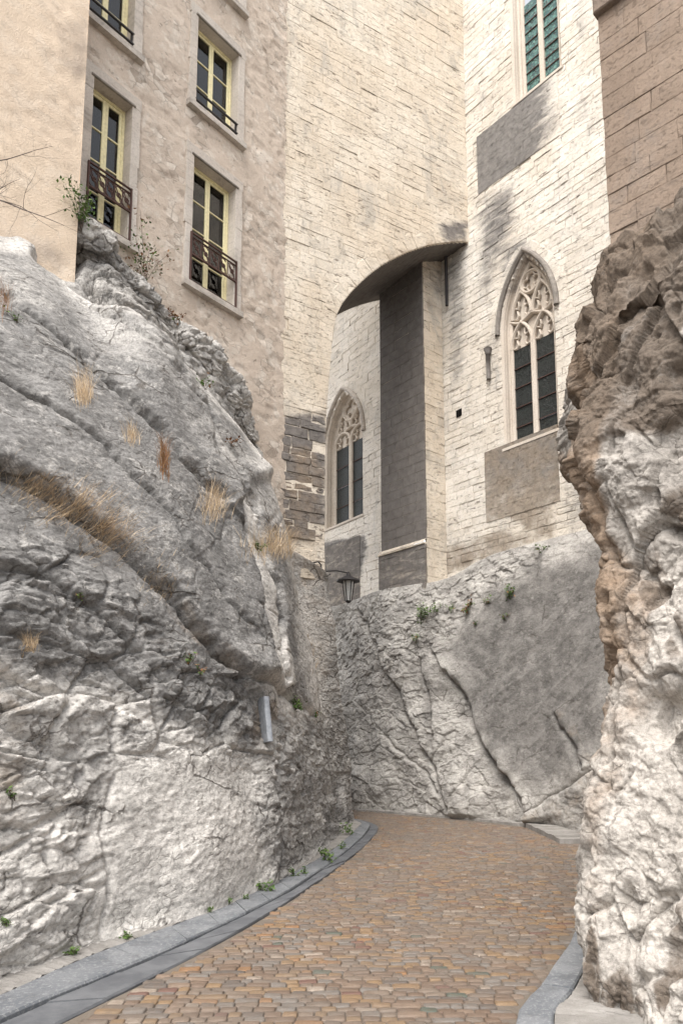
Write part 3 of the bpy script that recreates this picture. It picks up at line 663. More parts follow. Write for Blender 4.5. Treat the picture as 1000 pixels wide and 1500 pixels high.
def strip_stones(name, A, B, z, mat, parent, lo, hi, gap=.008, jz=.006):
    L = np.concatenate([[0], np.cumsum(np.hypot(*np.diff((A + B) / 2, axis=0).T))]); s = 0; k = 0
    while s < L[-1] - .1:
        l_ = random.uniform(lo, hi); e_ = min(s + l_, L[-1])
        ts = np.linspace(s + gap / 2, e_ - gap / 2, 5); a = [(np.interp(ts, L, X[:, 0]), np.interp(ts, L, X[:, 1])) for X in (A, B)]
        vs = []; fs = []; zz_ = z + random.uniform(-jz, jz); tl = random.uniform(-.004, .004)
        for i in range(5):
            pa = np.array([a[0][0][i], a[0][1][i]]); pb = np.array([a[1][0][i], a[1][1][i]]); dd = (pb - pa); wd = np.hypot(*dd); dd = dd / wd
            for (o_, zo) in ((.004, -.15), (.004, zz_ - .008), (.014, zz_), (wd - .02, zz_ + tl), (wd - .006, zz_ + tl - .014), (wd - .004, -.15)):
                q_ = pa + dd * (o_ + (random.uniform(-.003, .003) if zo > -.1 else 0)); vs.append((q_[0], q_[1], zo + (random.uniform(-.002, .002) if zo > -.1 else 0)))
        for i in range(4):
            for j in range(5): fs.append((i * 6 + j, i * 6 + 6 + j, i * 6 + 7 + j, i * 6 + j + 1))
        fs += [tuple(range(6)), tuple(range(24, 30))[::-1]]
        m_ = MB(); m_.add(vs, fs, (random.random(), 0, 0, 0)); m_.build(name, M[mat], parent); s = e_; k += 1
strip_stones('kerbstone', K0, K1, .04, 'kerb', root, .40, .75)
strip_stones('gutter_stone', K1, K2, .012, 'gutter', root, .4, .8)
# gritty strip between kerb and rock
mb = MB(); n_ = len(K0)
tn = np.gradient(K0, axis=0); tn /= np.hypot(*tn.T)[:, None]
vs = []
for i in range(n_):
    l_ = np.array([-tn[i, 1], tn[i, 0]])
    for o_, z_ in ((0, .034), (.1, .038), (.3, .05), (.9, .07)): q_ = K0[i] + l_ * o_; vs.append((q_[0], q_[1], z_ + .008 * random.uniform(-1, 1)))
mb.add(vs, [(i * 4 + j, i * 4 + 4 + j, i * 4 + 5 + j, i * 4 + j + 1) for i in range(n_ - 1) for j in range(3)])
mb.build('pavement', M['grit'], kind='structure')
# right-hand kerb
R0 = [(.45, 2.2)] + gl([(755, 1500), (790, 1450), (832, 1388), (856, 1352)]) + [(3.2, 8.4), (4.6, 10.0)]
R0 = smooth_l(R0, 200); tn = np.gradient(R0, axis=0); tn /= np.hypot(*tn.T)[:, None]
R1 = R0 + np.stack([tn[:, 1], -tn[:, 0]], -1) * .22
root2 = empty('stone_edging', (R0[0][0], R0[0][1], 0)); root2['kind'] = 'structure'
strip_stones('edging_slab', R0, R1, .03, 'kerb', root2, .8, 1.2)
mb = MB(); vs = []
for i in range(len(R1)):
    for o_, z_ in ((0, .02), (.25, .03), (.9, .05), (2.0, .06)):
        q_ = R1[i] + np.array([tn[i, 1], -tn[i, 0]]) * o_; vs.append((q_[0], q_[1], z_ + .006 * random.uniform(-1, 1)))
mb.add(vs, [(i * 4 + j, i * 4 + 4 + j, i * 4 + 5 + j, i * 4 + j + 1) for i in range(len(R1) - 1) for j in range(3)])
mb.build('verge', M['grit'], kind='structure')
# concrete kerb and fillet at the foot of the far rock
rootf = empty('foot_kerb', tuple(gnd(760, 1210))); rootf['kind'] = 'structure'
for a_, b_, wd_, h_ in (((523, 1188), (640, 1196), .10, .05), ((641, 1196), (720, 1204), .11, .05), ((721, 1204), (806, 1215), .13, .06), ((804, 1212), (862, 1236), .16, .09)):
    A_, B_ = gnd(*a_), gnd(*b_); dd = (B_ - A_)[:2]; dd /= np.hypot(*dd); nn = np.array([-dd[1], dd[0]]) * wd_ ; nn = nn if nn[1] < 0 else -nn
    F_ = Frame(A_[:2], dd, nn); mb = MB(); L_ = np.hypot(*(B_ - A_)[:2])
    m = 8
    for k in range(m): fbox(mb, F_, L_ * k / m, L_ * (k + 1) / m - .001, -.1, h_ + random.uniform(-.008, .008), -.5, wd_ * .5 + random.uniform(-.01, .01), ch=.012)
    mb.build('kerbstone', M['grit'], rootf)

road = MB(); xs = np.linspace(-4, 8, 60); 
road.add([(-12, -6, -.014), (12, -6, -.014), (12, 30, -.014), (-12, 30, -.014)], [(0, 1, 2, 3)])
road = road.build('road', M['sand'], kind='structure')
mk = K2[:, 1].argsort(); 
front = K2[:int(np.argmax(K2[:, 0])) + 1]                         # the near side of the bend
def left_x(y):
    if y < front[-1, 1]: return float(np.interp(y, front[:, 1], front[:, 0]))
    tail = K2[int(np.argmax(K2[:, 0])):]; return float(np.interp(y, tail[:, 1], tail[:, 0]))
def right_x(y):
    r = float(np.interp(y, R0[:, 1], R0[:, 0])) if y < 9.9 else 6.0
    fx = foot_r[0] + (y - foot_r[1]) * dirf[0] / dirf[1]
    return min(r, fx + .12 if y > 8 else r)
pieces = []
y = 2.4; row = 0
while y < 24:
    dpt = random.uniform(.066, .092); x = left_x(y) - random.uniform(0, .08); xr = right_x(y); slope = random.uniform(-.012, .012)
    if y > 18: x = max(x, -3)
    while x < xr:
        wd_ = random.choice((.08, .10, .11, .13, .15, .18)) * random.uniform(.9, 1.1)
        cx, cy = x + wd_ / 2, y + dpt / 2 + .05 * math.sin(x * 1.1 + .4 * y) + slope * x
        if cx + wd_ * .35 < xr and cx - wd_ * .3 > left_x(cy): pieces.append((cx, cy, wd_, dpt))
        x += wd_ + .004
    y += dpt + .003; row += 1
def cobble(mb, cx, cy, w_, d_):
    vs = []; z = random.uniform(-.004, .004); tx, ty = random.uniform(-.05, .05), random.uniform(-.05, .05)
    hw, hd = w_ / 2 - .0015, d_ / 2 - .001; c_ = .16
    o8 = [(-1, -1 + c_ * 1.3), (-1 + c_, -1), (1 - c_, -1), (1, -1 + c_ * 1.3), (1, 1 - c_ * 1.3), (1 - c_, 1), (-1 + c_, 1), (-1, 1 - c_ * 1.3)]
    o8 = [(a * hw * random.uniform(.92, 1.04), b * hd * random.uniform(.9, 1.06)) for a, b in o8]
    for a, b in o8: vs.append((cx + a, cy + b, -.05))
    for a, b in o8: vs.append((cx + a, cy + b, z - .0035))
    for a, b in o8: vs.append((cx + a * .86, cy + b * .82, z + a * tx + b * ty + random.uniform(-.002, .002)))
    vs.append((cx, cy, z + .002))
    fs = []
    for r_ in (0, 8):
        for k in range(8): fs.append((r_ + k, r_ + (k + 1) % 8, r_ + 8 + (k + 1) % 8, r_ + 8 + k))
    for k in range(8): fs.append((16 + k, 16 + (k + 1) % 8, 24))
    mb.add(vs, fs, (random.random(), 0, 0, 0))
def vis(px, py): return 0 <= px <= 1000 and 0 <= py <= 1500
scored = []
for p_c in pieces:
    a, b = project(np.array([p_c[0], p_c[1], 0])); scored.append((p_c[1] if (vis(a, b) and a < 860) else 1e6, p_c))
scored.sort(key=lambda t_: t_[0])
rest = MB()
for i, (sc_, p_c) in enumerate(scored):
    if i < 300:
        m_ = MB(); cobble(m_, *p_c); m_.build('cobblestone', M['cobble'], road, True)
    else: cobble(rest, *p_c)
rest.build('cobblestone_paving', M['cobble'], road, True, kind='stuff')

# ------------------------------------------------------------------ masonry walls
u_ = random.uniform
def stone(mb, F, s0, s1, z0, z1, dep, rough, col, erode=0.0, base=-.06, gap=.0015):
    ns = 3 if s1 - s0 > .3 else 2; o = []
    for k in range(ns): o.append((s0 + (s1 - s0) * k / ns, z0))
    for k in range(2): o.append((s1, z0 + (z1 - z0) * k / 2))
    for k in range(ns): o.append((s1 - (s1 - s0) * k / ns, z1))
    for k in range(2): o.append((s0, z1 - (z1 - z0) * k / 2))
    rough = rough * (2.2 if random.random() < .22 else u_(.15, 1.0))
    n_ = len(o); cs, cz = (s0 + s1) / 2, (z0 + z1) / 2; vs = []; u = random.uniform
    g_ = gap
    o = [(cs + (a - cs) * (1 - g_ / (s1 - s0)) + u(-1, 1) * rough * .35, cz + (b - cz) * (1 - g_ / (z1 - z0)) + u(-1, 1) * rough * .35) for a, b in o]
    for a, b in o: vs.append(F.pt(a, b, base))
    for a, b in o: vs.append(F.pt(a, b, dep - rough * u(.5, 1.6) - (erode * u(.2, 1) if b < cz else 0)))
    for a, b in o:
        k = .003 + rough * u(.2, 1.2) + (erode * .8 * u(0, 1) if b < cz else 0)
        vs.append(F.pt(a + (cs - a) * min(.4, k / (abs(cs - a) + .02)), b + (cz - b) * min(.5, k / (abs(cz - b) + .02)), dep + u(-.3, .3) * rough))
    vs.append(F.pt(cs, cz, dep + u(-.3, .5) * rough))
    fs = []
    for r_ in (0, n_):
        for k in range(n_): fs.append((r_ + k, r_ + (k + 1) % n_, r_ + n_ + (k + 1) % n_, r_ + n_ + k))
    for k in range(n_): fs.append((2 * n_ + k, 2 * n_ + (k + 1) % n_, 3 * n_))
    cols = []
    for v_ in vs: cols.append(v_)
    gx = col[1](np.array(vs)); bx = col[2](np.array(vs))
    mb.add(vs, fs, [(col[0], float(a), float(b), 0) for a, b in zip(gx, bx)])
def wall(F, parent, spans, z0, z1, ch, ln, mat, gst, bst, jit=.006, rough=.006, erode=.12, core=.03, npart=300, sdraw=None, coren='wall_core', stone_name='stone_block', rubzone=None, corecol=(.5, .25, .25, 0), gap=.0015, bspans=None):
    """courses of stones over a recessed mortar bed; spans(z) lists the solid stretches at height z"""
    mb = MB(); zc = z0; dz = .06
    while zc < z1 - 1e-6:
        ze = min(zc + dz, z1)
        for (a, b) in spans((zc + ze) / 2): mb.add([F.pt(a, zc, -core), F.pt(b, zc, -core), F.pt(b, ze, -core), F.pt(a, ze, -core)], [(0, 1, 2, 3)], corecol)
        zc = ze
    body = mb.build(coren, M[mat], parent)
    lst = []; z = z0; bspans = bspans or (lambda za, zb: spans((za + zb) / 2)); GS = (lambda Q: stain_shade(Q, gst)); BS = (lambda Q: stain_shade(Q, bst))
    while z < z1 - .03:
        h_ = min(random.uniform(*ch), z1 - z)
        if z1 - z - h_ < .06: h_ = z1 - z
        for (a, b) in bspans(z, z + h_):
            s = a; first = True
            while s < b - 1e-6:
                l_ = random.uniform(*ln) * (random.uniform(.4, 1) if first else 1); first = False
                if b - s - l_ < ln[0] * .6: l_ = b - s
                lst.append((s, min(s + l_, b), z, z + h_)); s += l_
        z += h_
    sc_ = []
    for (a, b, c_, d_) in lst:
        P4 = np.array([F.pt(a, c_), F.pt(b, c_), F.pt(b, d_), F.pt(a, d_)]); x_, y_ = project(P4)
        m_ = x_.mean(), y_.mean(); ar = .5 * abs(sum(x_[i] * y_[(i + 1) % 4] - x_[(i + 1) % 4] * y_[i] for i in range(4)))
        ok = vis(*m_) and (sdraw is None or sdraw(*m_)); sc_.append(ar if ok else 0)
    order = np.argsort(-np.array(sc_)); rest = MB()
    for k, i in enumerate(order):
        a, b, c_, d_ = lst[i]; er = 0.0; rg = rough; dp = random.uniform(-jit, jit)
        if rubzone is not None:
            mx_, my_ = project(np.array(F.pt((a + b) / 2, (c_ + d_) / 2))); rz_ = float(poly_soft(np.array([mx_]), np.array([my_]), rubzone[0], rubzone[1])[0]); rg = rough * (1 + 6 * rz_); dp = random.uniform(-jit * (1 + 9 * rz_), jit * (1 + 3 * rz_))
            if random.random() < .18 * rz_: dp = -.04
        if random.random() < erode: er = random.uniform(.01, .035); dp -= random.uniform(0, .018)
        if k < npart and sc_[i] > 60:
            m_ = MB(); stone(m_, F, a, b, c_, d_, dp, rg, (random.random(), GS, BS), er, -.06, gap); m_.build(stone_name, M[mat], body)
        else: stone(rest, F, a, b, c_, d_, dp, rg, (random.random(), GS, BS), er, -.06, gap)
    if rest.v: rest.build('masonry', M[mat], body, kind='stuff')
    return body
def ringstones(F, parent, pts, width, out_d, dep, mat, gst, bst, name='arch_stone', step=.45):
    """wedge stones laid along an arch line (s, z); out_d gives the outward side"""
    pts = np.array(pts, float); L = np.concatenate([[0], np.cumsum(np.hypot(*np.diff(pts, axis=0).T))]); n_ = max(2, int(L[-1] / step)); ts = np.linspace(0, L[-1], n_ + 1)
    Q = np.stack([np.interp(ts, L, pts[:, k]) for k in (0, 1)], -1); tn_ = np.gradient(Q, axis=0); tn_ /= np.hypot(*tn_.T)[:, None]; nn_ = np.stack([-tn_[:, 1], tn_[:, 0]], -1) * out_d
    for i in range(n_):
        m_ = MB(); vs = []; e_ = random.uniform(-.003, .004)
        a0, a1 = Q[i] + (Q[i + 1] - Q[i]) * .012, Q[i + 1] - (Q[i + 1] - Q[i]) * .012; w_ = width * random.uniform(.85, 1.12)
        mid = (a0 + a1) / 2
        for (dd_, ins) in ((-.06, 0), (dep - .01 + e_, 0), (dep + e_, .012)):
            for (p_q, n_q, o_) in ((a0, nn_[i], ins), (a1, nn_[i + 1], ins), (a1, nn_[i + 1], w_ - ins), (a0, nn_[i], w_ - ins)):
                q_ = p_q + n_q * o_; q_ = q_ + (mid + (nn_[i] * w_ / 2) - q_) * (.03 if ins else 0); vs.append(F.pt(q_[0] + random.uniform(-.004, .004), q_[1] + random.uniform(-.004, .004), dd_))
        fs = [(0, 1, 2, 3), (8, 9, 10, 11)] + [(r_ + k, r_ + (k + 1) % 4, r_ + 4 + (k + 1) % 4, r_ + 4 + k) for r_ in (0, 4) for k in range(4)]
        V_ = np.array(vs); gx, bx = stain_shade(V_, gst), stain_shade(V_, bst); r_ = random.random()
        m_.add(vs, fs, [(r_, float(a), float(b), 0) for a, b in zip(gx, bx)]); m_.build(name, M[mat], parent)

# ---- tower with the flying arch
tower = empty('tower', (E[0], E[1], 0), 'tall cream limestone tower bridging the street with a deep half arch', 'tower')
arc_px = [(690, 352), (683, 354), (660, 355), (640, 357), (618, 362), (600, 368), (580, 377), (560, 388), (545, 399), (530, 412), (517, 425), (506, 438), (497, 452), (491, 470), (487, 500), (482, 560), (479, 600), (477, 680), (476, 800), (476, 862)]
ARC = np.array([TWF.hit(*q) for q in arc_px]); ARC[0, 0] = -.6; ARC[0, 1] = ARC[1, 1] + .02
crown = ARC[1, 1]; SEND = s_end + .25
def tw_span(z):
    if z >= ARC[0, 1]: return [(-.25, SEND)]
    return [(float(np.interp(-z, -ARC[:, 1], ARC[:, 0])), SEND)]
TG = [([(640, 60), (690, 60), (690, 350), (640, 350), (600, 250)], 25, .42), ([(636, 325), (690, 320), (690, 356), (650, 360)], 10, .8), ([(395, 610), (482, 600), (480, 790), (395, 800)], 16, .95), ([(400, 690), (480, 690), (478, 780), (400, 770)], 20, .45), ([(415, 100), (450, 120), (450, 250), (415, 260)], 20, .22)]
TB = [([(400, 640), (480, 640), (480, 810), (400, 810)], 25, .6), ([(540, 362), (640, 340), (660, 352), (560, 392)], 8, .35)]
tw_top = 24.0
TZ0 = TWF.hit(470, 850)[1]
wall(TWF, tower, tw_span, TZ0, tw_top, (.16, .28), (.28, .8), 'cream', TG, TB, .003, .0045, .15, npart=300, rubzone=([(395, 610), (485, 605), (485, 830), (395, 830)], 14), bspans=lambda za, zb: [(x0 + (.06 if zb > ARC[12, 1] and za < ARC[0, 1] else 0), x1) for x0, x1 in tw_span(za)])
# arch ring
arcd = crom(ARC[:15], 90)
ringstones(TWF, tower, arcd, .40, 1, .004, 'cream', TG, TB + [([(560, 372), (650, 345), (690, 345), (690, 360), (570, 392)], 7, .6)], 'arch_stone', .36)
# body: soffit under the arch, back, far side
mb = MB(); D0, D1 = -.045, -3.0; q = crom(ARC, 160); nd = 10
vs = [TWF.pt(a, b + (.012 * random.uniform(-1, 1) if 0 < j < nd else 0), D0 + (D1 - D0) * j / nd) for (a, b) in q for j in range(nd + 1)]
V_ = np.array(vs); dk = stain_shade(V_, [([(400, 300), (720, 300), (720, 500), (400, 500)], 10, .95)])
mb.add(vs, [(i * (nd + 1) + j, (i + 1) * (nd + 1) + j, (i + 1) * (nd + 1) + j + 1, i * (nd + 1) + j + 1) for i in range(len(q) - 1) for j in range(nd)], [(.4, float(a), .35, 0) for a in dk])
mb.build('arch_soffit', M['darkstone'], tower)  # soffit colour darkened along the whole arch
mb = MB(); zc = TZ0
while zc < tw_top:
    for (a, b) in tw_span(max(zc + .02, ARC[-1, 1])): mb.add([TWF.pt(a, zc, D1), TWF.pt(b, zc, D1), TWF.pt(b, zc + .04, D1), TWF.pt(a, zc + .04, D1)], [(0, 1, 2, 3)], (.5, 0, 0, 0))
    zc += .04
mb.add([TWF.pt(SEND, TZ0, D1), TWF.pt(SEND, TZ0, -.045), TWF.pt(SEND, tw_top, -.045), TWF.pt(SEND, tw_top, D1)], [(0, 1, 2, 3)], (.5, 0, 0, 0))
mb.add([TWF.pt(-.25, tw_top, D1), TWF.pt(-.25, tw_top, -.045), TWF.pt(SEND, tw_top, -.045), TWF.pt(SEND, tw_top, D1)], [(0, 1, 2, 3)], (.5, 0, 0, 0))
q0 = ARC[-1, 0]
mb.add([TWF.pt(q0, TZ0, -.03), TWF.pt(SEND, TZ0, -.03), TWF.pt(SEND, TZ0, D1), TWF.pt(q0, TZ0, D1)], [(0, 1, 2, 3)], (.5, .2, .4, 0))
mb.build('rear_wall', M['cream'], tower)

# ---- chapel
chapel = empty('chapel', (K[0], K[1], 0), 'pale gothic chapel wall with pointed traceried windows standing on grey crag', 'chapel')
def pointed(w_, H, h): R = (w_ * w_ + H * H) / (2 * w_); return math.sqrt(max(0, R * R - h * h)) - (R - w_)
class Goth:
    def __init__(s, F, pl, pr, ysill, yspr, yapex, ymid):
        a, _ = F.hit(pl, ymid); b, _ = F.hit(pr, ymid); s.s0, s.s1 = min(a, b), max(a, b); s.c = (s.s0 + s.s1) / 2; s.w = (s.s1 - s.s0) / 2
        pm = (pl + pr) / 2; s.zb = F.hit(pm, ysill)[1]; s.zs = F.hit(pm, yspr)[1]; s.za = F.hit(pm, yapex)[1]; s.H = s.za - s.zs
    def cut(s, z, grow=0.0):
        if z < s.zb or z > s.za + grow: return None
        hw = s.w + grow if z <= s.zs else pointed(s.w + grow, s.H + grow, z - s.zs)
        return (s.c - hw, s.c + hw)
    def outline(s, inset=0.0, zb=None, n=16, head_only=False):
        w_, H = s.w - inset, s.H - inset * 1.1; pts = []
        if not head_only: pts.append((s.c + w_, s.zb if zb is None else zb))
        for k in range(n + 1): h_ = H * k / n; pts.append((s.c + pointed(w_, H, h_), s.zs + h_))
        for k in range(n - 1, -1, -1): h_ = H * k / n; pts.append((s.c - pointed(w_, H, h_), s.zs + h_))
        if not head_only: pts.append((s.c - w_, s.zb if zb is None else zb))
        return pts
G1 = Goth(CHF, 735, 815, 644, 468, 366, 550)
G3 = Goth(CHF, 748, 820, 128, -300, -500, 60)
print('G1 w', G1.w, 'zb', G1.zb, 'zs', G1.zs, 'za', G1.za)
s_b, _ = CHF.hit(650, 600)                                     # buttress starts here
def ch_span(z):
    a0, b0 = -3.5, (s_b + .05 if z < crown + .3 else s_k + .02); cuts = [c_ for c_ in (G1.cut(z), G3.cut(z)) if c_]
    sp_ = []; a = a0
    for c_ in sorted(cuts): sp_.append((a, c_[0])); a = c_[1]
    sp_.append((a, b0)); return sp_
CG = [([(694, 212), (816, 114), (820, 190), (755, 235), (700, 285)], 9, .95), ([(690, 290), (760, 255), (765, 330), (735, 390), (715, 480), (690, 400)], 28, .72), ([(715, 470), (735, 470), (738, 640), (722, 640)], 10, .5), ([(648, 380), (690, 360), (684, 560), (655, 600)], 16, .62), ([(712, 664), (816, 634), (816, 720), (712, 735)], 5, .62), ([(812, 650), (880, 640), (880, 770), (820, 800)], 20, .55), ([(730, 360), (770, 350), (815, 385), (815, 410), (770, 372), (735, 420)], 8, .7), ([(650, 640), (712, 640), (712, 800), (650, 820)], 20, .30)]  # stain patches; the one under the arch is its shade, painted in
CB = [([(712, 664), (816, 634), (816, 800), (712, 745)], 6, .75), ([(640, 800), (720, 770), (830, 780), (720, 830), (640, 850)], 18, .72), ([(650, 380), (690, 380), (680, 520), (655, 600)], 20, .35)]  # last patch tints the painted shade under the arch brown
chw = wall(CHF, chapel, ch_span, 5.6, 24.0, (.15, .23), (.24, .6), 'white', CG, CB, .005, .008, .30, npart=300, sdraw=lambda x_, y_: (x_ > 684 or y_ > 360) and x_ < 890)
# small square putlog hole
# buttress
BD = .80; Pc = CHF.pt(s_b, 0, BD)
s_b2, _ = CHF.hit(557, 650, BD)
BUF = Frame(Pc, CHF.a, CHF.n); BUS = Frame(CHF.pt(s_b, 0, 0), CHF.n, -CHF.a)
BW = s_b2 - s_b
print('buttress width', BW)
GALL = [([(-500, -500), (1500, -500), (1500, 2000), (-500, 2000)], 10, .92)]
ztop = crown + .6
ledge_z = BUF.hit(590, 800)[1]
bt = wall(BUF, chapel, lambda z: [(0, BW)], ledge_z, ztop, (.26, .30), (.40, .8), 'darkstone', [([(-500, -500), (1500, -500), (1500, 2000), (-500, 2000)], 10, .98)], [], .003, .003, 0, core=.010, npart=120, coren='buttress', corecol=(.1, .50, 0, 0), gap=.007, sdraw=lambda x_, y_: y_ > 380)
BUP = Frame(CHF.pt(s_b - .02, 0, BD + .07), CHF.a, CHF.n)
wall(BUP, chapel, lambda z: [(0, BW + .06)], 5.3, ledge_z - .13, (.24, .28), (.4, .8), 'darkstone', [([(-500, -500), (1500, -500), (1500, 2000), (-500, 2000)], 10, .80)], [], .004, .004, 0, npart=40, coren='buttress_plinth')
mb = MB()
for k in range(4): stone(mb, BUP, (BW + .06) * k / 4, (BW + .06) * (k + 1) / 4, ledge_z - .13, ledge_z - .09, .04, .004, (.2, lambda Q: np.full(len(Q), .1), lambda Q: np.full(len(Q), .1)))
mb.add([BUP.pt(0, ledge_z - .09, .05), BUP.pt(BW + .06, ledge_z - .09, .05), BUP.pt(BW + .06, ledge_z + .02, -.06), BUP.pt(0, ledge_z + .02, -.06)], [(0, 1, 2, 3)], (.3, .5, .3, 0))
mb.build('string_course', M['cream'], chapel)
SBG = [([(600, 380), (660, 380), (655, 440), (615, 440)], 20, .55), ([(612, 860), (655, 860), (655, 800), (612, 800)], 20, .2)]  # first patch paints the shade below the arch onto the buttress side
wall(BUS, chapel, lambda z: [(0, BD - .045)], 5.4, ztop, (.24, .30), (.3, .5), 'cream', SBG, [([(600, 380), (660, 380), (660, 470), (600, 470)], 25, .4)], .006, .006, .08, npart=100, coren='buttress_side', sdraw=lambda x_, y_: y_ > 380)
mb = MB(); far_s = Frame(CHF.pt(s_b2, 0, 0), CHF.n, CHF.a)
mb.add([far_s.pt(-.5, 5, 0), far_s.pt(BD - .045, 5, 0), far_s.pt(BD - .045, ztop, 0), far_s.pt(-.5, ztop, 0)], [(0, 1, 2, 3)], (.5, 0, 0, 0)); mb.build('buttress_far_side', M['cream'], chapel)
# the facet beyond the buttress
FP = CHF.pt(s_b2 - .3, 0, 0); FAF = frame((FP[0], FP[1]), (-.575, .818))
G2 = Goth(FAF, 476, 531, 765, 648, 572, 690)
fe, _ = FAF.hit(420, 700)
FG = [([(440, 800), (535, 782), (540, 800), (515, 900), (440, 900)], 8, .95), ([(470, 540), (520, 555), (540, 620), (525, 600), (490, 570)], 6, .4), ([(535, 800), (552, 800), (545, 870), (530, 880)], 14, .45), ([(478, 460), (500, 460), (495, 560), (478, 570)], 14, .35)]
def fa_span(z):
    c_ = G2.cut(z); return [(0, fe + 2.5)] if not c_ else [(0, c_[0]), (c_[1], fe + 2.5)]
wall(FAF, chapel, fa_span, 5.4, 21.0, (.22, .30), (.32, .7), 'white', FG, [], .005, .007, .22, npart=150, coren='apse_wall', sdraw=lambda x_, y_: 470 < x_ < 560 and 450 < y_ < 880)

def circ(c_, z_, r_, n_=28, a0=0, a1=2 * math.pi): return [(c_ + r_ * math.cos(a0 + (a1 - a0) * k / n_), z_ + r_ * math.sin(a0 + (a1 - a0) * k / n_)) for k in range(n_ + (0 if abs(a1 - a0 - 2 * math.pi) < 1e-6 else 1))]
def parch(c_, w_, z_, H, n_=10): 
    return [(c_ + pointed(w_, H, H * k / n_), z_ + H * k / n_) for k in range(n_ + 1)] + [(c_ - pointed(w_, H, H * k / n_), z_ + H * k / n_) for k in range(n_ - 1, -1, -1)]
def trefoil(mb, F, c_, w_, z_, H, d0, d1, wd):
    for sg in (-1, 1):
        r_ = w_ * .46; cx = c_ + sg * w_ * .46; cz = z_ + H * .28
        fsweep(mb, F, circ(cx, cz, r_, 9, math.pi / 2 - sg * 1.9 + (0), math.pi / 2 + sg * 1.35) if False else [(c_ + sg * w_ * .92, z_ + H * .02), (c_ + sg * w_ * .55, z_ - H * .02), (c_ + sg * w_ * .38, z_ + H * .10), (c_ + sg * w_ * .52, z_ + H * .32)], wd, d0, d1)
        fsweep(mb, F, [(c_ + sg * w_ * .80, z_ + H * .48), (c_ + sg * w_ * .42, z_ + H * .40), (c_ + sg * w_ * .30, z_ + H * .52), (c_ + sg * w_ * .36, z_ + H * .70)], wd * .9, d0, d1)
def gothic_window(F, g, parent, name, deep, panel_rows, fancy=True, glass='darkglass', zglass=None, gst=(), bst=(), splay=.125):
    root_ = empty(name, (0, 0, 0)); pl_ = F.pt(g.c, g.zb); root_.parent = parent; root_.location = np.array(pl_) - np.array(parent.location)
    # stepped, splayed reveal
    steps = [(0.0, .0), (.02, -.02), (.05, -.05), (.06, -deep * .35), (.07, -deep * .40), (.08, -deep * .7), (splay - .03, -deep * .76), (splay, -deep)]
    mb = MB(); vs = []; n_ = None
    for ins, dd in steps:
        o_ = g.outline(ins); n_ = len(o_); vs += [F.pt(a, b, dd) for a, b in o_]
    V_ = np.array(vs); gx = stain_shade(V_, gst) if gst else np.zeros(len(vs)); bx = stain_shade(V_, bst) if bst else np.zeros(len(vs))
    mb.add(vs, [(i * n_ + k, i * n_ + k + 1, (i + 1) * n_ + k + 1, (i + 1) * n_ + k) for i in range(len(steps) - 1) for k in range(n_ - 1)], [(.3, float(a), float(b), 0) for a, b in zip(gx, bx)])
    mb.build('reveal', M['tracery'], root_)
    iw = g.w - splay; d_t = -deep; zb = g.zb + .04
    zl = zglass if zglass else g.zs
    # sloping sill
    mb = MB(); mb.add([F.pt(g.c - g.w - .05, g.zb - .06, .03), F.pt(g.c + g.w + .05, g.zb - .06, .03), F.pt(g.c + g.w + .05, g.zb + .01, .03), F.pt(g.c - g.w - .05, g.zb + .01, .03), F.pt(g.c + g.w, g.zb + .16, -deep - .05), F.pt(g.c - g.w, g.zb + .16, -deep - .05)], [(0, 1, 2, 3), (3, 2, 4, 5)], (.6, .35, .3, 0)); mb.build('sill', M['tracery'], root_)
    col = (.2, 0, 0, 0)
    mb = MB(); fsweep(mb, F, g.outline(splay + .02, zb), .10, d_t - .06, d_t + .06, col=col); mb.build('window_frame', M['tracery'], root_)
    mb = MB(); fsweep(mb, F, [(g.c, zb), (g.c, zl + .02)], .15, d_t - .06, d_t + .09, col=col); mb.build('mullion', M['tracery'], root_)
    if fancy:
        Hh = g.zs + g.H - splay * 1.1 - zl; mb = MB(); hw = iw / 2
        h1 = Hh * .30
        for sg in (-1, 1):
            c_ = g.c + sg * hw
            fsweep(mb, F, parch(c_, hw - .02, zl + .02, h1), .085, d_t - .05, d_t + .075, col=col); trefoil(mb, F, c_, hw - .05, zl + .02, h1, d_t - .05, d_t + .035, .05)
            c2 = g.c + sg * hw * .92; z2 = zl + h1 * 1.25
            fsweep(mb, F, parch(c2, hw * .86, z2, h1 * 1.05), .085, d_t - .05, d_t + .075, col=col); trefoil(mb, F, c2, hw * .78, z2, h1, d_t - .05, d_t + .035, .05)
            fsweep(mb, F, [(g.c + sg * hw, zl + h1 * .98), (g.c + sg * hw * .45, zl + h1 * 1.12), (g.c, zl + h1 * 1.22)], .075, d_t - .05, d_t + .07, col=col)
            fsweep(mb, F, [(g.c + sg * hw, zl + h1 * .98), (g.c + sg * hw * 1.5, zl + h1 * 1.08), (g.c + sg * iw * .97, zl + h1 * 1.22)], .075, d_t - .05, d_t + .07, col=col)
        zc_ = zl + Hh * .755; r_ = iw * .42
        fsweep(mb, F, circ(g.c, zc_, r_, 32), .085, d_t - .05, d_t + .08, True, col=col)
        for k in range(4):
            a_ = math.pi / 4 + k * math.pi / 2; fsweep(mb, F, circ(g.c + r_ * .47 * math.cos(a_ + .78), zc_ + r_ * .47 * math.sin(a_ + .78), r_ * .40, 12, a_ + .78 - 2.2, a_ + .78 + 2.2), .05, d_t - .05, d_t + .04, col=col)
        mb.build('tracery', M['tracery'], root_)
        mb = MB(); pts = [(g.c + iw * .98, zl)] + [q_ for q_ in g.outline(splay) if q_[1] > zl] + [(g.c - iw * .98, zl)]
        mb.add([F.pt(a, b, d_t - .07) for a, b in pts], [tuple(range(len(pts)))], (.4, .12, .15, 0)); mb.build('blind_panel', M['tracery'], root_)
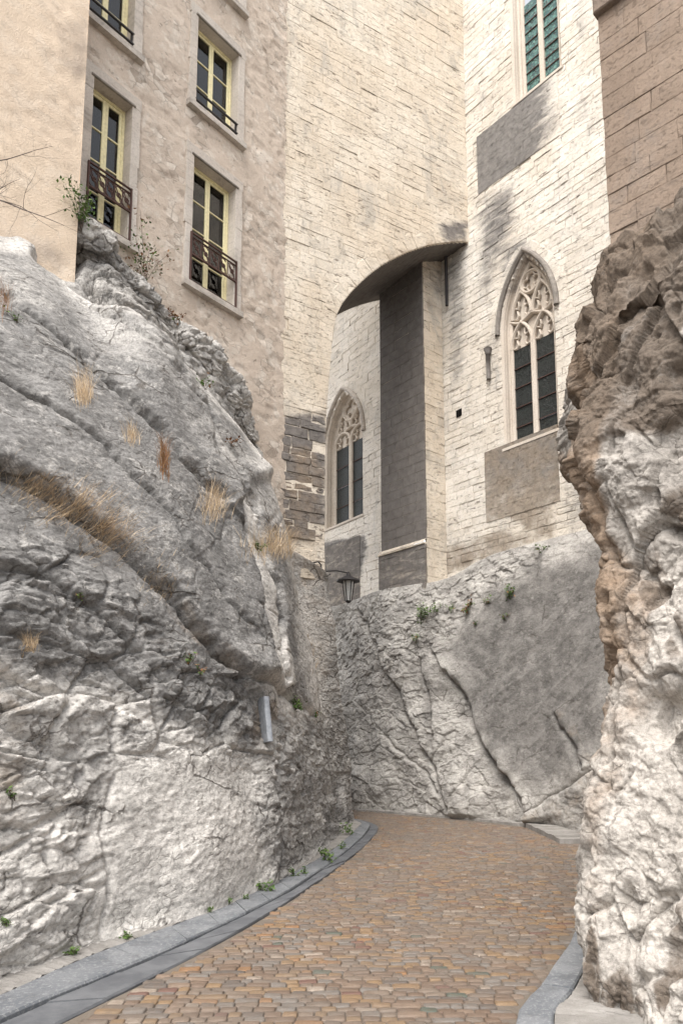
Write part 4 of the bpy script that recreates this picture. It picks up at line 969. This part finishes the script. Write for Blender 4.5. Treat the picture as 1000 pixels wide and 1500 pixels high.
    for sg in (-1, 1):
        a, b = (g.c - iw, g.c - .04) if sg < 0 else (g.c + .04, g.c + iw)
        for k in range(panel_rows):
            z0_, z1_ = zb + (zl - zb) * k / panel_rows, zb + (zl - zb) * (k + 1) / panel_rows
            mb = MB(); t_ = random.uniform(-.006, .006); fbox(mb, F, a, b, z0_ + .004, z1_ - .004, d_t - .035, d_t - .02 + t_); mb.build('pane', M[glass], root_)
            if k: 
                mb = MB(); fbox(mb, F, a, b, z0_ - .008, z0_ + .008, d_t - .015, d_t + .01); mb.build('saddle_bar', M['rust'], root_)
    return root_
w1 = gothic_window(CHF, G1, chapel, 'traceried_window', .26, 5, True, 'darkglass', CHF.hit(777, 492)[1], [([(720, 350), (830, 350), (830, 440), (735, 440)], 16, .62)], [])
w2 = gothic_window(FAF, G2, chapel, 'traceried_window', .34, 4, True, 'darkglass', FAF.hit(512, 640)[1], [([(470, 560), (540, 560), (540, 640), (470, 650)], 14, .45)], [([(470, 600), (500, 600), (500, 780), (470, 780)], 10, .4)])
gothic_window(CHF, G3, chapel, 'leaded_window', .30, 10, False, 'greenglass', 21.5, (), (), .16)
# hood moulds
for F_, g_w, gs_ in ((CHF, G1, .8), (FAF, G2, .55)):
    mb = MB(); o_ = g_w.outline(-.09, head_only=True); fsweep(mb, F_, o_, .13, -.05, .10, col=(.4, gs_, 0, 0)); mb.build('hood_mould', M['surround'], chapel)
    ringstones(F_, chapel, g_w.outline(-.155, head_only=True), .24, -1, .004, 'white', [([(640, 300), (800, 300), (760, 420), (640, 500)], 20, .5)] if F_ is CHF else [], [], 'arch_stone', .3)
# colonnette with capital, rain pipe in the corner, putlog hole as a raised block, its shade put into the black colour
mb = MB(); s_, z_ = CHF.hit(716, 515); _, zl_ = CHF.hit(716, 557)
tube(mb, [CHF.pt(s_, zl_, .06), CHF.pt(s_, z_ - .1, .06)], .055, 10, (.5, .95, .2, 0)); tube(mb, [CHF.pt(s_, z_ - .1, .06), CHF.pt(s_, z_ - .07, .06), CHF.pt(s_, z_ - .05, .06), CHF.pt(s_, z_ + .04, .06), CHF.pt(s_, z_ + .06, .06)], [.06, .085, .07, .11, .11], 10, (.5, 1, .2, 0)); mb.build('colonnette', M['darkstone'], chapel, True)
mb = MB(); s_, z_ = CHF.hit(653, 395); _, zl_ = CHF.hit(653, 452); tube(mb, [CHF.pt(s_ - .08, zl_, .09), CHF.pt(s_ - .08, z_ + .6, .09)], .045, 8); mb.build('rain_pipe', M['iron'], chapel, True)
for hx, hy, hr in ((672, 605, .10),):
    s_, z_ = CHF.hit(hx, hy); mb = MB(); fbox(mb, CHF, s_ - hr, s_ + hr, z_ - hr, z_ + hr, -.2, .010); mb.build('putlog_hole', flat('painted_hole_shade', (.012, .011, .01), 1, 0, .1, 0), chapel)
# plain dressed apron slabs below the two chapel windows
def apron(px_poly, parent, F, D, mat, gv, bv, rows, ztop=None):
    pts = [F.hit(*q_) for q_ in px_poly]; s0_, s1_ = min(p[0] for p in pts), max(p[0] for p in pts); z1_, z0_ = ztop or max(p[1] for p in pts), min(p[1] for p in pts)
    for r_ in range(rows):
        za_, zb_ = z0_ + (z1_ - z0_) * r_ / rows, z0_ + (z1_ - z0_) * (r_ + 1) / rows; s = s0_
        while s < s1_ - .01:
            l_ = random.uniform(.45, .8); e_ = min(s1_, s + l_); e_ = s1_ if s1_ - e_ < .2 else e_
            mb = MB(); stone(mb, F, s, e_, za_, zb_, D + random.uniform(-.002, .002), .002, (random.random(), (gv if callable(gv) else (lambda Q: np.full(len(Q), gv))), lambda Q: np.full(len(Q), bv))); mb.build('apron_slab', M[mat], parent); s = e_
apron([(698, 206), (816, 113), (816, 190), (702, 284)], chapel, CHF, .012, 'white', lambda Q: np.interp(project(Q)[0], [700, 760, 790, 816], [1.0, .92, .78, .45]), 0, 6, G3.zb - .065)
apron([(712, 662), (816, 636), (816, 735), (712, 765)], chapel, CHF, .016, 'white', lambda Q: np.interp(project(Q)[1], [650, 700, 770], [.95, .75, .45]), .72, 6)
apron([(470, 806), (527, 792), (527, 880), (470, 890)], chapel, FAF, .016, 'darkstone', .8, 0, 4)

# ---- brown house at the right
brown = empty('stone_house', BRF.pt(0, 0), 'dark brown sandstone house wall rising above the cavernous rock', 'house')
wall(BRF, brown, lambda z: [(0, 5.0)], 5.6, 15.6, (.30, .42), (.5, 1.1), 'brown', [([(880, 180), (1010, 100), (1010, 420), (880, 420)], 60, .5)], [], .006, .008, .16, npart=200, sdraw=lambda x_, y_: y_ < 420)
mb = MB(); fbox(mb, BRF, -.03, 5.0, BRF.hit(890, 14)[1], BRF.hit(890, 14)[1] + .5, -.05, .12, (.4, .6, 0, 0), .02); mb.build('cornice', M['brown'], brown)
mb = MB(); SB = Frame(BRF.pt(0, 0), -BRF.n, -BRF.a); mb.add([SB.pt(0.04, 5.6, -.001), SB.pt(4, 5.6, -.001), SB.pt(4, 15.6, -.001), SB.pt(0.04, 15.6, -.001)], [(0, 1, 2, 3)], (.5, .2, 0, 0)); mb.build('side_wall', M['brown'], brown)

# ------------------------------------------------------------------ plastered houses on the left
def plaster_wall(F, s0, s1, z0, z1, holes, mat, parent, amp, cell, gst, seed, name='wall', soft=0.0):
    def axis(a, b, br):
        br = sorted(set([a, b] + [x for x in br if a < x < b])); r_ = []
        for p_, q_ in zip(br[:-1], br[1:]): r_ += list(np.linspace(p_, q_, max(2, int((q_ - p_) / cell) + 1))[:-1])
        return np.array(r_ + [b])
    S = axis(s0, s1, [x for h_ in holes for x in h_[:2]]); Z = axis(z0, z1, [x for h_ in holes for x in h_[2:]])
    SS, ZZ = np.meshgrid(S, Z, indexing='ij'); P = F.O + SS[..., None] * F.a; P = P.copy(); P[..., 2] = ZZ
    b_, e_ = blocks(P, .26, seed, (1, 1, 1.6), .5); show = sst(.02, .35, fbm(P * .75, 4, seed + 3) - .05)
    d = amp * (.5 * fbm(P * 1.1, 3, seed + 7) + .35 * fbm(P * 5, 4, seed + 11, .6)) + amp * .9 * show * (b_ * .8 - 1.0 * (1 - e_))
    chip = sst(.30, .52, fbm(P * np.array([2.6, 2.6, 3.4]), 4, seed + 21)); d -= amp * .9 * chip * (1 - soft)
    fade = np.ones_like(d)
    for h_ in holes:
        dx = np.maximum(np.maximum(h_[0] - SS, SS - h_[1]), 0); dz_ = np.maximum(np.maximum(h_[2] - ZZ, ZZ - h_[3]), 0); fade = np.minimum(fade, sst(.02, .2, np.hypot(dx, dz_)))
    P = P + F.n * (d * fade - .0)[..., None]
    mc, zc_ = (S[:-1] + S[1:]) / 2, (Z[:-1] + Z[1:]) / 2; keep = np.ones((len(mc), len(zc_)), bool)
    for h_ in holes: keep &= ~(((mc > h_[0]) & (mc < h_[1]))[:, None] & ((zc_ > h_[2]) & (zc_ < h_[3]))[None])
    g_ = stain_shade(P, gst); C_ = np.stack([0 * g_ + .4, g_, 0 * g_, 0 * g_], -1)
    return grid(name, P, C_, M[mat], parent, keep, False)
house = empty('plastered_house', LBF.pt(0, 0), 'pinkish grey rubble plastered house with yellow casement windows', 'house')
def wrect(pl, pr, ymid, top, bot):
    a, _ = LBF.hit(pl, ymid); b, _ = LBF.hit(pr, ymid); return [min(a, b), max(a, b), LBF.hit(*bot)[1], LBF.hit(*top)[1]]
W2 = wrect(277, 340, 345, (314, 253), (303, 431)); W3 = wrect(289, 350, 120, (321, 56), (316, 181)); W1 = wrect(130, 189, 245, (167, 137), (157, 340)); W4 = wrect(128, 196, 20, (165, -120), (162, 50))
W2[0] = W3[0] = (W2[0] + W3[0]) / 2; W2[1] = W3[1] = (W2[1] + W3[1]) / 2
W5 = [W3[0], W3[1], LBF.hit(340, 2)[1], LBF.hit(340, 2)[1] + 1.7]
WIN = [W1, W2, W3, W4, W5]
for w_ in WIN: print('win', [round(x, 2) for x in w_])
HG = [([(130, 40), (215, 40), (215, 120), (130, 110)], 20, .42), ([(340, 190), (360, 210), (355, 280), (335, 270)], 8, .4), ([(200, 120), (280, 150), (270, 260), (200, 240)], 25, .25), ([(400, 330), (415, 330), (412, 760), (398, 760)], 5, .35), ([(355, 560), (400, 600), (410, 780), (380, 780)], 15, .22)]
plaster_wall(LBF, -.12, 9.0, 3.6, 24.0, [tuple(w_) for w_ in WIN], 'plaster', house, .022, .040, HG, 501)
mb = MB(); mb.add([LBF.pt(-.1, 24, -.02), LBF.pt(9, 24, -.02), LBF.pt(9, 24, -6), LBF.pt(-.1, 24, -6)], [(0, 1, 2, 3)]); mb.build('roof_slab', M['plaster'], house)

def casement(w_, rows, rail, parent, curtain=False):
    F, (s0, s1, z0, z1) = LBF, w_; wn = empty('window', (0, 0, 0)); wn.parent = parent; wn.location = np.array(F.pt((s0 + s1) / 2, z0)) - np.array(parent.location)
    u = random.uniform
    def cst(g0): return (random.random(), lambda Q: np.clip(np.full(len(Q), g0) + .0, 0, 1), lambda Q: np.zeros(len(Q)))
    # dressed stone surround: jamb stones, lintel with drip line, sill
    for (a, b) in ((s0 - .17, s0), (s1, s1 + .17)):
        z = z0
        while z < z1 - .05:
            h_ = u(.32, .55); e_ = z1 if z1 - z - h_ < .25 else z + h_
            mb = MB(); xo = u(0, .04); stone(mb, F, a - (xo if a < s0 else 0), b + (xo if a >= s1 else 0), z, e_, .042, .003, cst(u(.15, .5)), 0, -.26); mb.build('jamb_stone', M['surround'], wn); z = e_
    mb = MB(); stone(mb, F, s0 - .2, s1 + .2, z1, z1 + .24, .044, .003, cst(.4), 0, -.26); fbox(mb, F, s0 - .06, s1 + .06, z1 - .005, z1 + .035, .03, .075, (.4, .8, 0, 0), .01); mb.build('lintel', M['surround'], wn)
    mb = MB(); stone(mb, F, s0 - .22, s1 + .22, z0 - .13, z0 + .0, .12, .005, cst(.55), 0, -.26); mb.build('sill', M['surround'], wn)
    # yellow timber
    d0, d1 = -.25, -.20; ft = .055; c_ = (s0 + s1) / 2
    mb = MB()
    for a, b, p_, q_ in ((s0, s0 + ft, z0, z1), (s1 - ft, s1, z0, z1), (s0 + ft, s1 - ft, z1 - ft, z1), (s0 + ft, s1 - ft, z0, z0 + ft)): fbox(mb, F, a, b, p_, q_, d0, d1 + .012, ch=.006)
    mb.build('window_frame', M['yellow'], wn)
    for (a, b) in ((s0 + ft, c_), (c_, s1 - ft)):
        mb = MB(); st = .06; zz0, zz1 = z0 + ft, z1 - ft
        sl = st if a < c_ - .01 and b >= c_ - .001 else st
        fbox(mb, F, a, a + st, zz0, zz1, d0, d1, ch=.006); fbox(mb, F, b - st, b, zz0, zz1, d0, d1 - .002, ch=.006)
        fbox(mb, F, a + st, b - st, zz0, zz0 + .09, d0, d1 - .004, ch=.005); fbox(mb, F, a + st, b - st, zz1 - .06, zz1, d0, d1 - .004, ch=.005)
        sash = mb.build('sash', M['yellow'], wn)
        lo, hi = zz0 + .09, zz1 - .06
        for k in range(rows):
            p_, q_ = lo + (hi - lo) * k / rows, lo + (hi - lo) * (k + 1) / rows
            mb = MB(); fbox(mb, F, a + st, b - st, p_, q_, -.232 + u(-.001, .001), -.227); mb.build('pane', M['glass'], wn)
            if k: mb = MB(); fbox(mb, F, a + st, b - st, p_ - .014, p_ + .014, d0 + .01, d1 - .006, ch=.005); mb.build('glazing_bar', M['yellow'], wn)
    # the room behind
    mb = MB(); r0, r1, q0_, q1_, dd = s0 - .6, s1 + .6, z0 - .3, z1 + .3, -2.6
    mb.add([F.pt(r0, q0_, -.27), F.pt(r1, q0_, -.27), F.pt(r1, q1_, -.27), F.pt(r0, q1_, -.27), F.pt(r0, q0_, dd), F.pt(r1, q0_, dd), F.pt(r1, q1_, dd), F.pt(r0, q1_, dd)], [(4, 5, 6, 7), (0, 1, 5, 4), (1, 2, 6, 5), (2, 3, 7, 6), (3, 0, 4, 7)]); mb.build('room', M['room'], wn)
    if curtain:
        a, b = s0 + .1, s0 + .1 + (s1 - s0) * curtain; mb = MB(); n_ = 24; vs = []
        for k in range(n_ + 1):
            x_ = a + (b - a) * k / n_; dd = -.36 + .03 * math.sin(k * 1.9)
            vs += [F.pt(x_, z0 + .05, dd), F.pt(x_, z0 + (z1 - z0) * (.62 if curtain > .3 else .9), dd - .02)]
        mb.add(vs, [(2 * k, 2 * k + 2, 2 * k + 3, 2 * k + 1) for k in range(n_)]); mb.build('curtain', M['curtain'], wn, True)
    if rail == 'bars':
        mb = MB(); 
        for zo in (.14, .36): fbox(mb, F, s0 - .02, s1 + .02, z0 + zo, z0 + zo + .035, .005, .045, ch=.005)
        for sx_ in (s0 + .02, s1 - .02): fbox(mb, F, sx_ - .012, sx_ + .012, z0 + .02, z0 + .40, -.02, .02)
        mb.build('guard_rail', M['iron'], wn)
    if rail == 'scroll':
        mb = MB(); zr0, zr1 = z0 + .62, z0 + 1.08; a, b = s0 - .05, s1 + .05; dA, dB = .05, .085
        for zq, th_ in ((zr1, .03), (zr1 - .09, .016), (zr0, .034), (z0 + .03, .03)): fbox(mb, F, a, b, zq - th_ / 2, zq + th_ / 2, dA, dB, ch=.004)
        for sx_ in (a + .015, b - .015): fbox(mb, F, sx_ - .015, sx_ + .015, z0, zr1 + .02, dA - .003, dB + .003, ch=.004)
        for sx_ in (a + .03, b - .03): fbox(mb, F, sx_ - .01, sx_ + .01, zr0 - .01, zr0 + .02, -.02, dA)
        nb = 5; cw = (b - a - .06) / nb
        for k in range(nb):
            cx = a + .03 + cw * (k + .5); zc_ = (zr0 + zr1 - .09) / 2; hh = (zr1 - .09 - zr0) / 2
            if k < nb - 1: fbox(mb, F, cx + cw / 2 - .007, cx + cw / 2 + .007, zr0, zr1 - .09, dA + .008, dB - .008)
            fsweep(mb, F, circ(cx, zc_ + hh * .48, hh * .40, 12, -2.2, 2.8), .018, dA + .008, dB - .008); fsweep(mb, F, circ(cx, zc_ - hh * .48, hh * .40, 12, .9, 6.0), .018, dA + .008, dB - .008)
            fsweep(mb, F, [(cx - cw * .38, zc_ - hh * .8), (cx - .01, zc_), (cx + cw * .36, zc_ + hh * .8)], .016, dA + .008, dB - .008); fsweep(mb, F, circ(cx - .01, zc_, hh * .22, 10), .02, dA + .006, dB - .004, True)
        mb.build('balcony_rail', M['rust'], wn)
    return wn
casement(W1, 4, 'scroll', house, .2); casement(W2, 4, 'scroll', house, .2); casement(W3, 3, 'bars', house, .36); casement(W4, 4, 'bars', house, False); casement(W5, 3, '', house, False)

ochre = empty('ochre_house', ORF.pt(0, 0), 'smooth orange ochre plastered house corner above the sloping grey rock', 'house')
plaster_wall(ORF, 0, 7.5, 4.5, 24.0, [], 'ochre', ochre, .018, .06, [([(75, 30), (135, 20), (138, 110), (110, 130), (80, 90)], 18, .68), ([(-20, 300), (115, 370), (115, 420), (-20, 350)], 26, .58)], 601, soft=.8)
RT = Frame(ORF.pt(0, 0), -ORF.n, -ORF.a); mb = MB(); mb.add([RT.pt(0, 4.5), RT.pt(1.6, 4.5), RT.pt(1.6, 24), RT.pt(0, 24)], [(0, 1, 2, 3)], (.4, .2, 0, 0)); mb.build('return_wall', M['ochre'], ochre)

# ------------------------------------------------------------------ small things
# street lantern on an iron bracket
lp = atY(510, 862, 18.6)
lamp = empty('street_lantern', tuple(lp), 'black iron street lantern with wide hat on a bracket beside the arch', 'lantern')
mb = MB(); x0, y0, z0 = lp; arm_y = y0
tube(mb, [(x0 - .75, arm_y - .05, z0 + .42), (x0 - .3, arm_y, z0 + .46), (x0 + .02, arm_y, z0 + .40)], .018, 6); tube(mb, [(x0 - .75, arm_y - .05, z0 + .15), (x0 - .45, arm_y, z0 + .38)], .013, 5); tube(mb, [(x0 - .76, arm_y - .05, z0 + .05), (x0 - .76, arm_y - .05, z0 + .55)], .03, 6); mb.build('bracket', M['iron'], lamp)
mb = MB(); tube(mb, [(x0, y0, z0 + .18), (x0, y0, z0 + .21), (x0, y0, z0 + .33), (x0, y0, z0 + .37), (x0, y0, z0 + .43)], [.30, .29, .07, .05, .025], 12); mb.build('hat', M['iron'], lamp, False)
mb = MB(); tube(mb, [(x0, y0, z0 - .32), (x0, y0, z0 + .18)], [.075, .15], 6); mb.build('glass_body', M['lampglass'], lamp)
mb = MB()
for k in range(6):
    a = 2 * math.pi * k / 6; tube(mb, [(x0 + .08 * math.cos(a), y0 + .08 * math.sin(a), z0 - .33), (x0 + .155 * math.cos(a), y0 + .155 * math.sin(a), z0 + .18)], .011, 4)
tube(mb, [(x0, y0, z0 - .38), (x0, y0, z0 - .32)], [.03, .085], 8); mb.build('lantern_frame', M['iron'], lamp)
# iron hook on the pier
hs_, hz_ = TWF.hit(456, 826); hk = MB()
tube(hk, [TWF.pt(hs_, hz_, -.03), TWF.pt(hs_, hz_ + .01, .10), TWF.pt(hs_ - .10, hz_ + .03, .14), TWF.pt(hs_ - .17, hz_ - .03, .14), TWF.pt(hs_ - .18, hz_ - .12, .13), TWF.pt(hs_ - .14, hz_ - .17, .13)], .018, 6)
hk.build('wall_hook', M['iron'], None, True, label='curved black iron hook fixed low on the tower pier', cat='hook')
# galvanised cover on the left rock
LV = LEFTP.reshape(-1, 3); lx, ly = project(LV)
def left_at(x_, y_): m_ = np.argsort((lx - x_) ** 2 + (ly - y_) ** 2)[:12]; return LV[m_[np.argmin(LV[m_, 1])]]
def front_y(y0_, y1_): m_ = (np.abs(lx - 393) < 9) & (ly > y0_) & (ly < y1_) & (LV[:, 1] > 2); return float(LV[m_, 1].min())
if True:
    mb = MB(); nrm = np.array([.45, -.88, .1]); nrm /= np.linalg.norm(nrm); n_ = 7
    ya, yb = front_y(1012, 1056), front_y(1052, 1094); pa, pb = atY(390, 1020, ya - .03), atY(396, 1086, yb - .03)
    sd3 = np.cross(pb - pa, nrm); sd3 /= np.linalg.norm(sd3); vs = []
    for p_ in (pa, pa * .5 + pb * .5, pb):
        for k in range(n_): t_ = math.pi * k / (n_ - 1); vs.append(p_ + sd3 * .038 * math.cos(t_) + nrm * .02 * math.sin(t_))
        vs.append(p_ + sd3 * -.038 - nrm * .22); vs.append(p_ + sd3 * .038 - nrm * .22)
    m = n_ + 2; mb.add(vs, [(i * m + k, (i + 1) * m + k, (i + 1) * m + (k + 1) % m, i * m + (k + 1) % m) for i in range(2) for k in range(m)] + [tuple(range(m)), tuple(range(2 * m, 3 * m))])
    mb.build('cable_cover', M['zinc'], None, False, label='narrow galvanised metal cable cover fixed upright on the rock', cat='cable cover')

def tuft(px, py, n_, ln, label, spread=.6, lean=(0, 0), mat='straw', area=(8, 5), group='dry grass tufts on the cliff', wdt=.006):
    base = on_rock(px, py, 5)
    if base is None: print('no rock at', px, py); return
    mb = MB(); n_ = int(n_ * 3.6); wdt *= .48
    for k in range(n_):
        o_ = on_rock_fast(px + random.gauss(0, area[0]), py + random.gauss(0, area[1]), base)
        l_ = ln * random.uniform(.25, 1.2); a_ = random.uniform(0, 2 * math.pi); sp_ = spread * random.random()
        dx, dy = math.cos(a_) * sp_ + lean[0], math.sin(a_) * sp_ - .25 + 0; up_ = 1.0 + lean[1]
        p_ = np.array(o_) - np.array([0, -.03, .03]); vs = []; cur = np.array([dx, dy, up_]); cur /= np.linalg.norm(cur); side = np.array([math.cos(a_ + 1.5), math.sin(a_ + 1.5) * .3, 0]) * wdt * random.uniform(.6, 1.3)
        for j in range(4):
            f_ = 1 - j / 3.4; vs += [p_ - side * f_, p_ + side * f_]; p_ = p_ + cur * l_ / 3; cur = cur + np.array([dx * .35 + random.gauss(0, .22), dy * .35 + random.gauss(0, .15), -.34 * random.random() * (j + 1)]); cur /= np.linalg.norm(cur)
        r_ = random.random(); mb.add(vs, [(2 * j, 2 * j + 1, 2 * j + 3, 2 * j + 2) for j in range(3)], (r_, 0, 0, 0))
    mb.build('dry_grass' if mat == 'straw' else 'leafy_weed', M[mat], None, False, label=label, cat='grass' if mat == 'straw' else 'weed', group=group)
_cache = {}
def on_rock_fast(px, py, near):
    k = tuple(np.round(near, 3))
    if k not in _cache:
        best = []
        for Pp, _ in ROCKS:
            m_ = np.abs(Pp - near).max(-1) < 1.6; best.append(Pp[m_])
        Q = np.concatenate(best); x, y = project(Q); _cache[k] = (Q, x, y)
    Q, x, y = _cache[k]; return Q[np.argmin((x - px) ** 2 + (y - py) ** 2)]
tuft(122, 585, 70, .42, 'upright dry straw tuft rooted in the joint of the upper grey slab', .35, (0, .3), area=(7, 8))
tuft(100, 742, 150, .40, 'big drooping straw mat in the long overhanging rock joint, upper part', .8, (.5, -.6), area=(32, 14))
tuft(155, 785, 150, .42, 'big drooping straw mat in the long overhanging rock joint, lower end', .8, (.5, -.7), area=(22, 14))
tuft(45, 716, 70, .32, 'short straw fringe at the top end of the long overhanging rock joint', .7, (.5, -.6), area=(22, 10))
tuft(312, 748, 70, .5, 'dry straw tuft at the head of the pale stepped strip', .5, (.1, .1), area=(10, 10))
tuft(402, 808, 170, .55, 'dense sandy dry grass clump at the foot of the tower pier', .7, (.1, .0), area=(20, 8))
tuft(240, 680, 45, .40, 'thin reddish dry plant standing in a crack of the grey slab', .3, (0, .4), 'redleaf', (4, 12), 'dry grass tufts on the cliff', .012)
tuft(193, 645, 40, .30, 'small pale straw tuft halfway up the grey slab', .5, (0, .1), area=(6, 5))
tuft(42, 950, 50, .20, 'little rusty straw tuft on the broken lower blocks', .5, (0, .2), area=(6, 5))
tuft(5, 445, 40, .30, 'rust coloured dry stalks on the upper slab below the ochre house', .4, (.1, .4), 'redleaf', (6, 10), 'dry grass tufts on the cliff', .006)
tuft(230, 850, 60, .14, 'short brown fringe of dead grass along the overhanging edge', .8, (.3, -.3), area=(18, 18))
tuft(462, 960, 40, .25, 'sparse straw hanging down the pale rock below the pier', .6, (0, -.8), area=(5, 20))

def weed(px, py, r, n_, label, group, mat='green', name='leafy_weed', base=None, tall=1.0, red=0.0):
    base = on_rock(px, py, 5) if base is None else np.array(base)
    if base is None: print('no base', px, py); return
    root_ = empty(name, tuple(base), label, 'weed', group); st = MB(); lf = MB(); rl = MB()
    for k in range(max(4, n_ // 12)):
        a_ = random.uniform(0, 2 * math.pi); e_ = random.uniform(.2, 1.3); L_ = r * random.uniform(.5, 1.1)
        tip = base + L_ * np.array([math.cos(a_) * math.cos(e_), math.sin(a_) * math.cos(e_) - .45, math.sin(e_) * tall]); mid = (base + tip) / 2 + np.array([0, 0, .12 * L_])
        b0 = base + np.array([0, .03, -.03]); tube(st, [b0, mid, tip], [.005, .004, .002], 4, (.5, 0, 0, 0))
        for j in range(12 if r < .3 else 30):
            t_ = random.uniform(.25, 1.05); c_ = base + (mid - base) * min(1, 2 * t_) + (tip - mid) * max(0, 2 * t_ - 1) + np.array([random.gauss(0, 1) for _ in range(3)]) * r * .14
            s_ = min(.035, r * random.uniform(.09, .19)); uu = np.array([random.gauss(0, 1), random.gauss(0, 1), random.gauss(0, .6)]); uu /= np.linalg.norm(uu); w_ = np.cross(uu, [random.gauss(0, .4), random.gauss(0, .4) - .4, 1]); w_ /= np.linalg.norm(w_) + 1e-6
            f_ = np.cross(uu, w_) * .2
            (rl if random.random() < red else lf).add([c_ - uu * s_, c_ + w_ * s_ * .6 + f_ * s_, c_ + uu * s_, c_ - w_ * s_ * .6 + f_ * s_], [(0, 1, 2), (0, 2, 3)], (random.random(), 0, 0, 0))
    st.build('stem', M['twig'], root_); lf.build('foliage', M[mat], root_)
    if rl.v: rl.build('dry_leaves', M['redleaf'], root_)
KG = 'weeds growing along the kerb'
for (x_, y_, r_, n_, lb) in ((107, 1406, .085, 130, 'round green weed cushion at the kerb beside the blocky rock'), (188, 1380, .085, 90, 'low green weed cushion at the kerb below the white rock face'), (306, 1342, .07, 40, 'scrappy green sprig at the foot of the white rock face'), (335, 1330, .09, 50, 'spreading green weed between sprig and rock crack at the kerb'), (362, 1322, .06, 36, 'tiny green sprout near the vertical rock crack'), (387, 1310, .15, 60, 'tall green weed just before the vertical rock crack'), (431, 1288, .12, 60, 'green weed at the foot of the vertical rock crack'), (445, 1284, .11, 50, 'green weed just past the vertical rock crack'), (476, 1264, .19, 90, 'bushiest green weed on the kerb before the bend'), (499, 1246, .13, 50, 'small weed at the kerb right in the bend'), (512, 1225, .25, 50, 'thin weed in the dark niche at the rock nose')):
    weed(x_, y_, r_, n_, lb, KG, base=gnd(x_, y_) + np.array([0, 0, .035]))
CG_ = 'weeds growing out of the rock'
for (x_, y_, r_, n_, lb, rd) in ((612, 905, .42, 130, 'largest green weed on the rubbly crag top below the buttress', 0), (637, 893, .26, 70, 'second green weed beside the largest on the crag top', 0), (655, 890, .22, 50, 'small green weed in the middle of the crag edge', .2), (679, 893, .30, 60, 'reddish green weed on the crag edge below brown apron', .5), (710, 880, .22, 50, 'thin green weed between the reddish one and dark crag face', .2), (740, 872, .34, 80, 'green weed at the edge of the smooth dark crag face', .1), (787, 806, .24, 60, 'green weed high up at the foot of the chapel wall', .1), (605, 935, .22, 60, 'trailing green weed under the crag top rubble', .1), (690, 915, .16, 40, 'tiny weed lower down the crag face', .1), (735, 905, .18, 40, 'hanging weed on the smooth dark crag face', .3), (437, 1033, .22, 90, 'green weed under the slab overhang above the cable cover', 0), (466, 1046, .16, 50, 'straggly weed at the end of the slab overhang', .3), (280, 968, .14, 60, 'pale green weed with red leaves below the overhanging bed', .3), (296, 985, .12, 40, 'small weed with rusty leaves below the overhanging bed', .5), (14, 1352, .075, 70, 'flat green weed on the lowest blocks of the cliff', .1), (382, 802, .20, 60, 'bright green sprig beside sandy grass clump', 0), (304, 565, .24, 60, 'green sprig on the upper crag ledge', .1), (262, 470, .25, 60, 'red stalked weed on the crag below the lower window', .8), (28, 468, .13, 40, 'little green sprig on the upper slab near the ochre house', 0), (24, 1170, .1, 30, 'tiny weed among the broken blocks', .2), (342, 648, .2, 50, 'rusty weed on the crag rim', .9), (122, 880, .08, 30, 'faint sprig on the grey lower bed', .4)):
    weed(x_, y_, r_, n_, lb, CG_, red=rd)
b_ = on_rock(130, 340, 14); b_ = b_ if b_ is not None else tops(LBF, 130, 345, .2)
weed(130, 340, .55, 150, 'bushy olive green shrub squeezed beside the ochre house corner', 'shrubs under the windows', base=b_, tall=1.2, name='shrub')
b_ = tops(LBF, 212, 412, .2)
weed(212, 412, .75, 110, 'wispy green and red shrub under the balcony window beside the ochre house', 'shrubs under the windows', base=b_, tall=1.3, red=.45, name='shrub')

# bare branches reaching in front of the ochre wall
mb = MB(); br0 = atY(-70, 262, 8.2)
def limb(p_, d_, L_, r_, lev):
    pts = [p_]; rd_ = [r_]; cur = d_ / np.linalg.norm(d_)
    for k in range(6):
        cur = cur + np.array([random.gauss(0, .13), random.gauss(0, .10), random.gauss(0, .13) - .015]); cur /= np.linalg.norm(cur); pts.append(pts[-1] + cur * L_ / 6); rd_.append(r_ * (1 - .8 * (k + 1) / 6))
        if lev > 0 and k > 0 and random.random() < .95:
            sdv = np.array([random.gauss(0, .6), random.gauss(0, .5), random.gauss(.1, .75)]); limb(pts[-1], cur * .75 + sdv, L_ * random.uniform(.35, .6), rd_[-1] * .62, lev - 1)
    tube(mb, pts, rd_, 5 if r_ > .006 else 3, (random.random(), 0, 0, 0))
limb(br0, np.array([.9, .12, -.5]), 1.55, .016, 3); limb(atY(-60, 245, 8.2), np.array([1.0, .05, .18]), 1.15, .010, 3); limb(atY(-80, 330, 8.2), np.array([.75, .1, .35]), .9, .008, 2)
bs = MB(); tube(bs, [(-7.2, 7.2, 6.5), atY(-110, 330, 8.0), br0, atY(-60, 245, 8.2)], [.05, .04, .022, .012], 7, (.3, 0, 0, 0)); tube(bs, [atY(-110, 330, 8.0), atY(-80, 330, 8.2)], [.03, .01], 6, (.3, 0, 0, 0))
tr_ = empty('bare_shrub', (-7.2, 7.2, 6.5), 'leafless twiggy shrub in front of the ochre plaster wall', 'shrub'); bs.build('trunk', M['twig'], tr_, True); mb.build('branches', M['twig'], tr_)
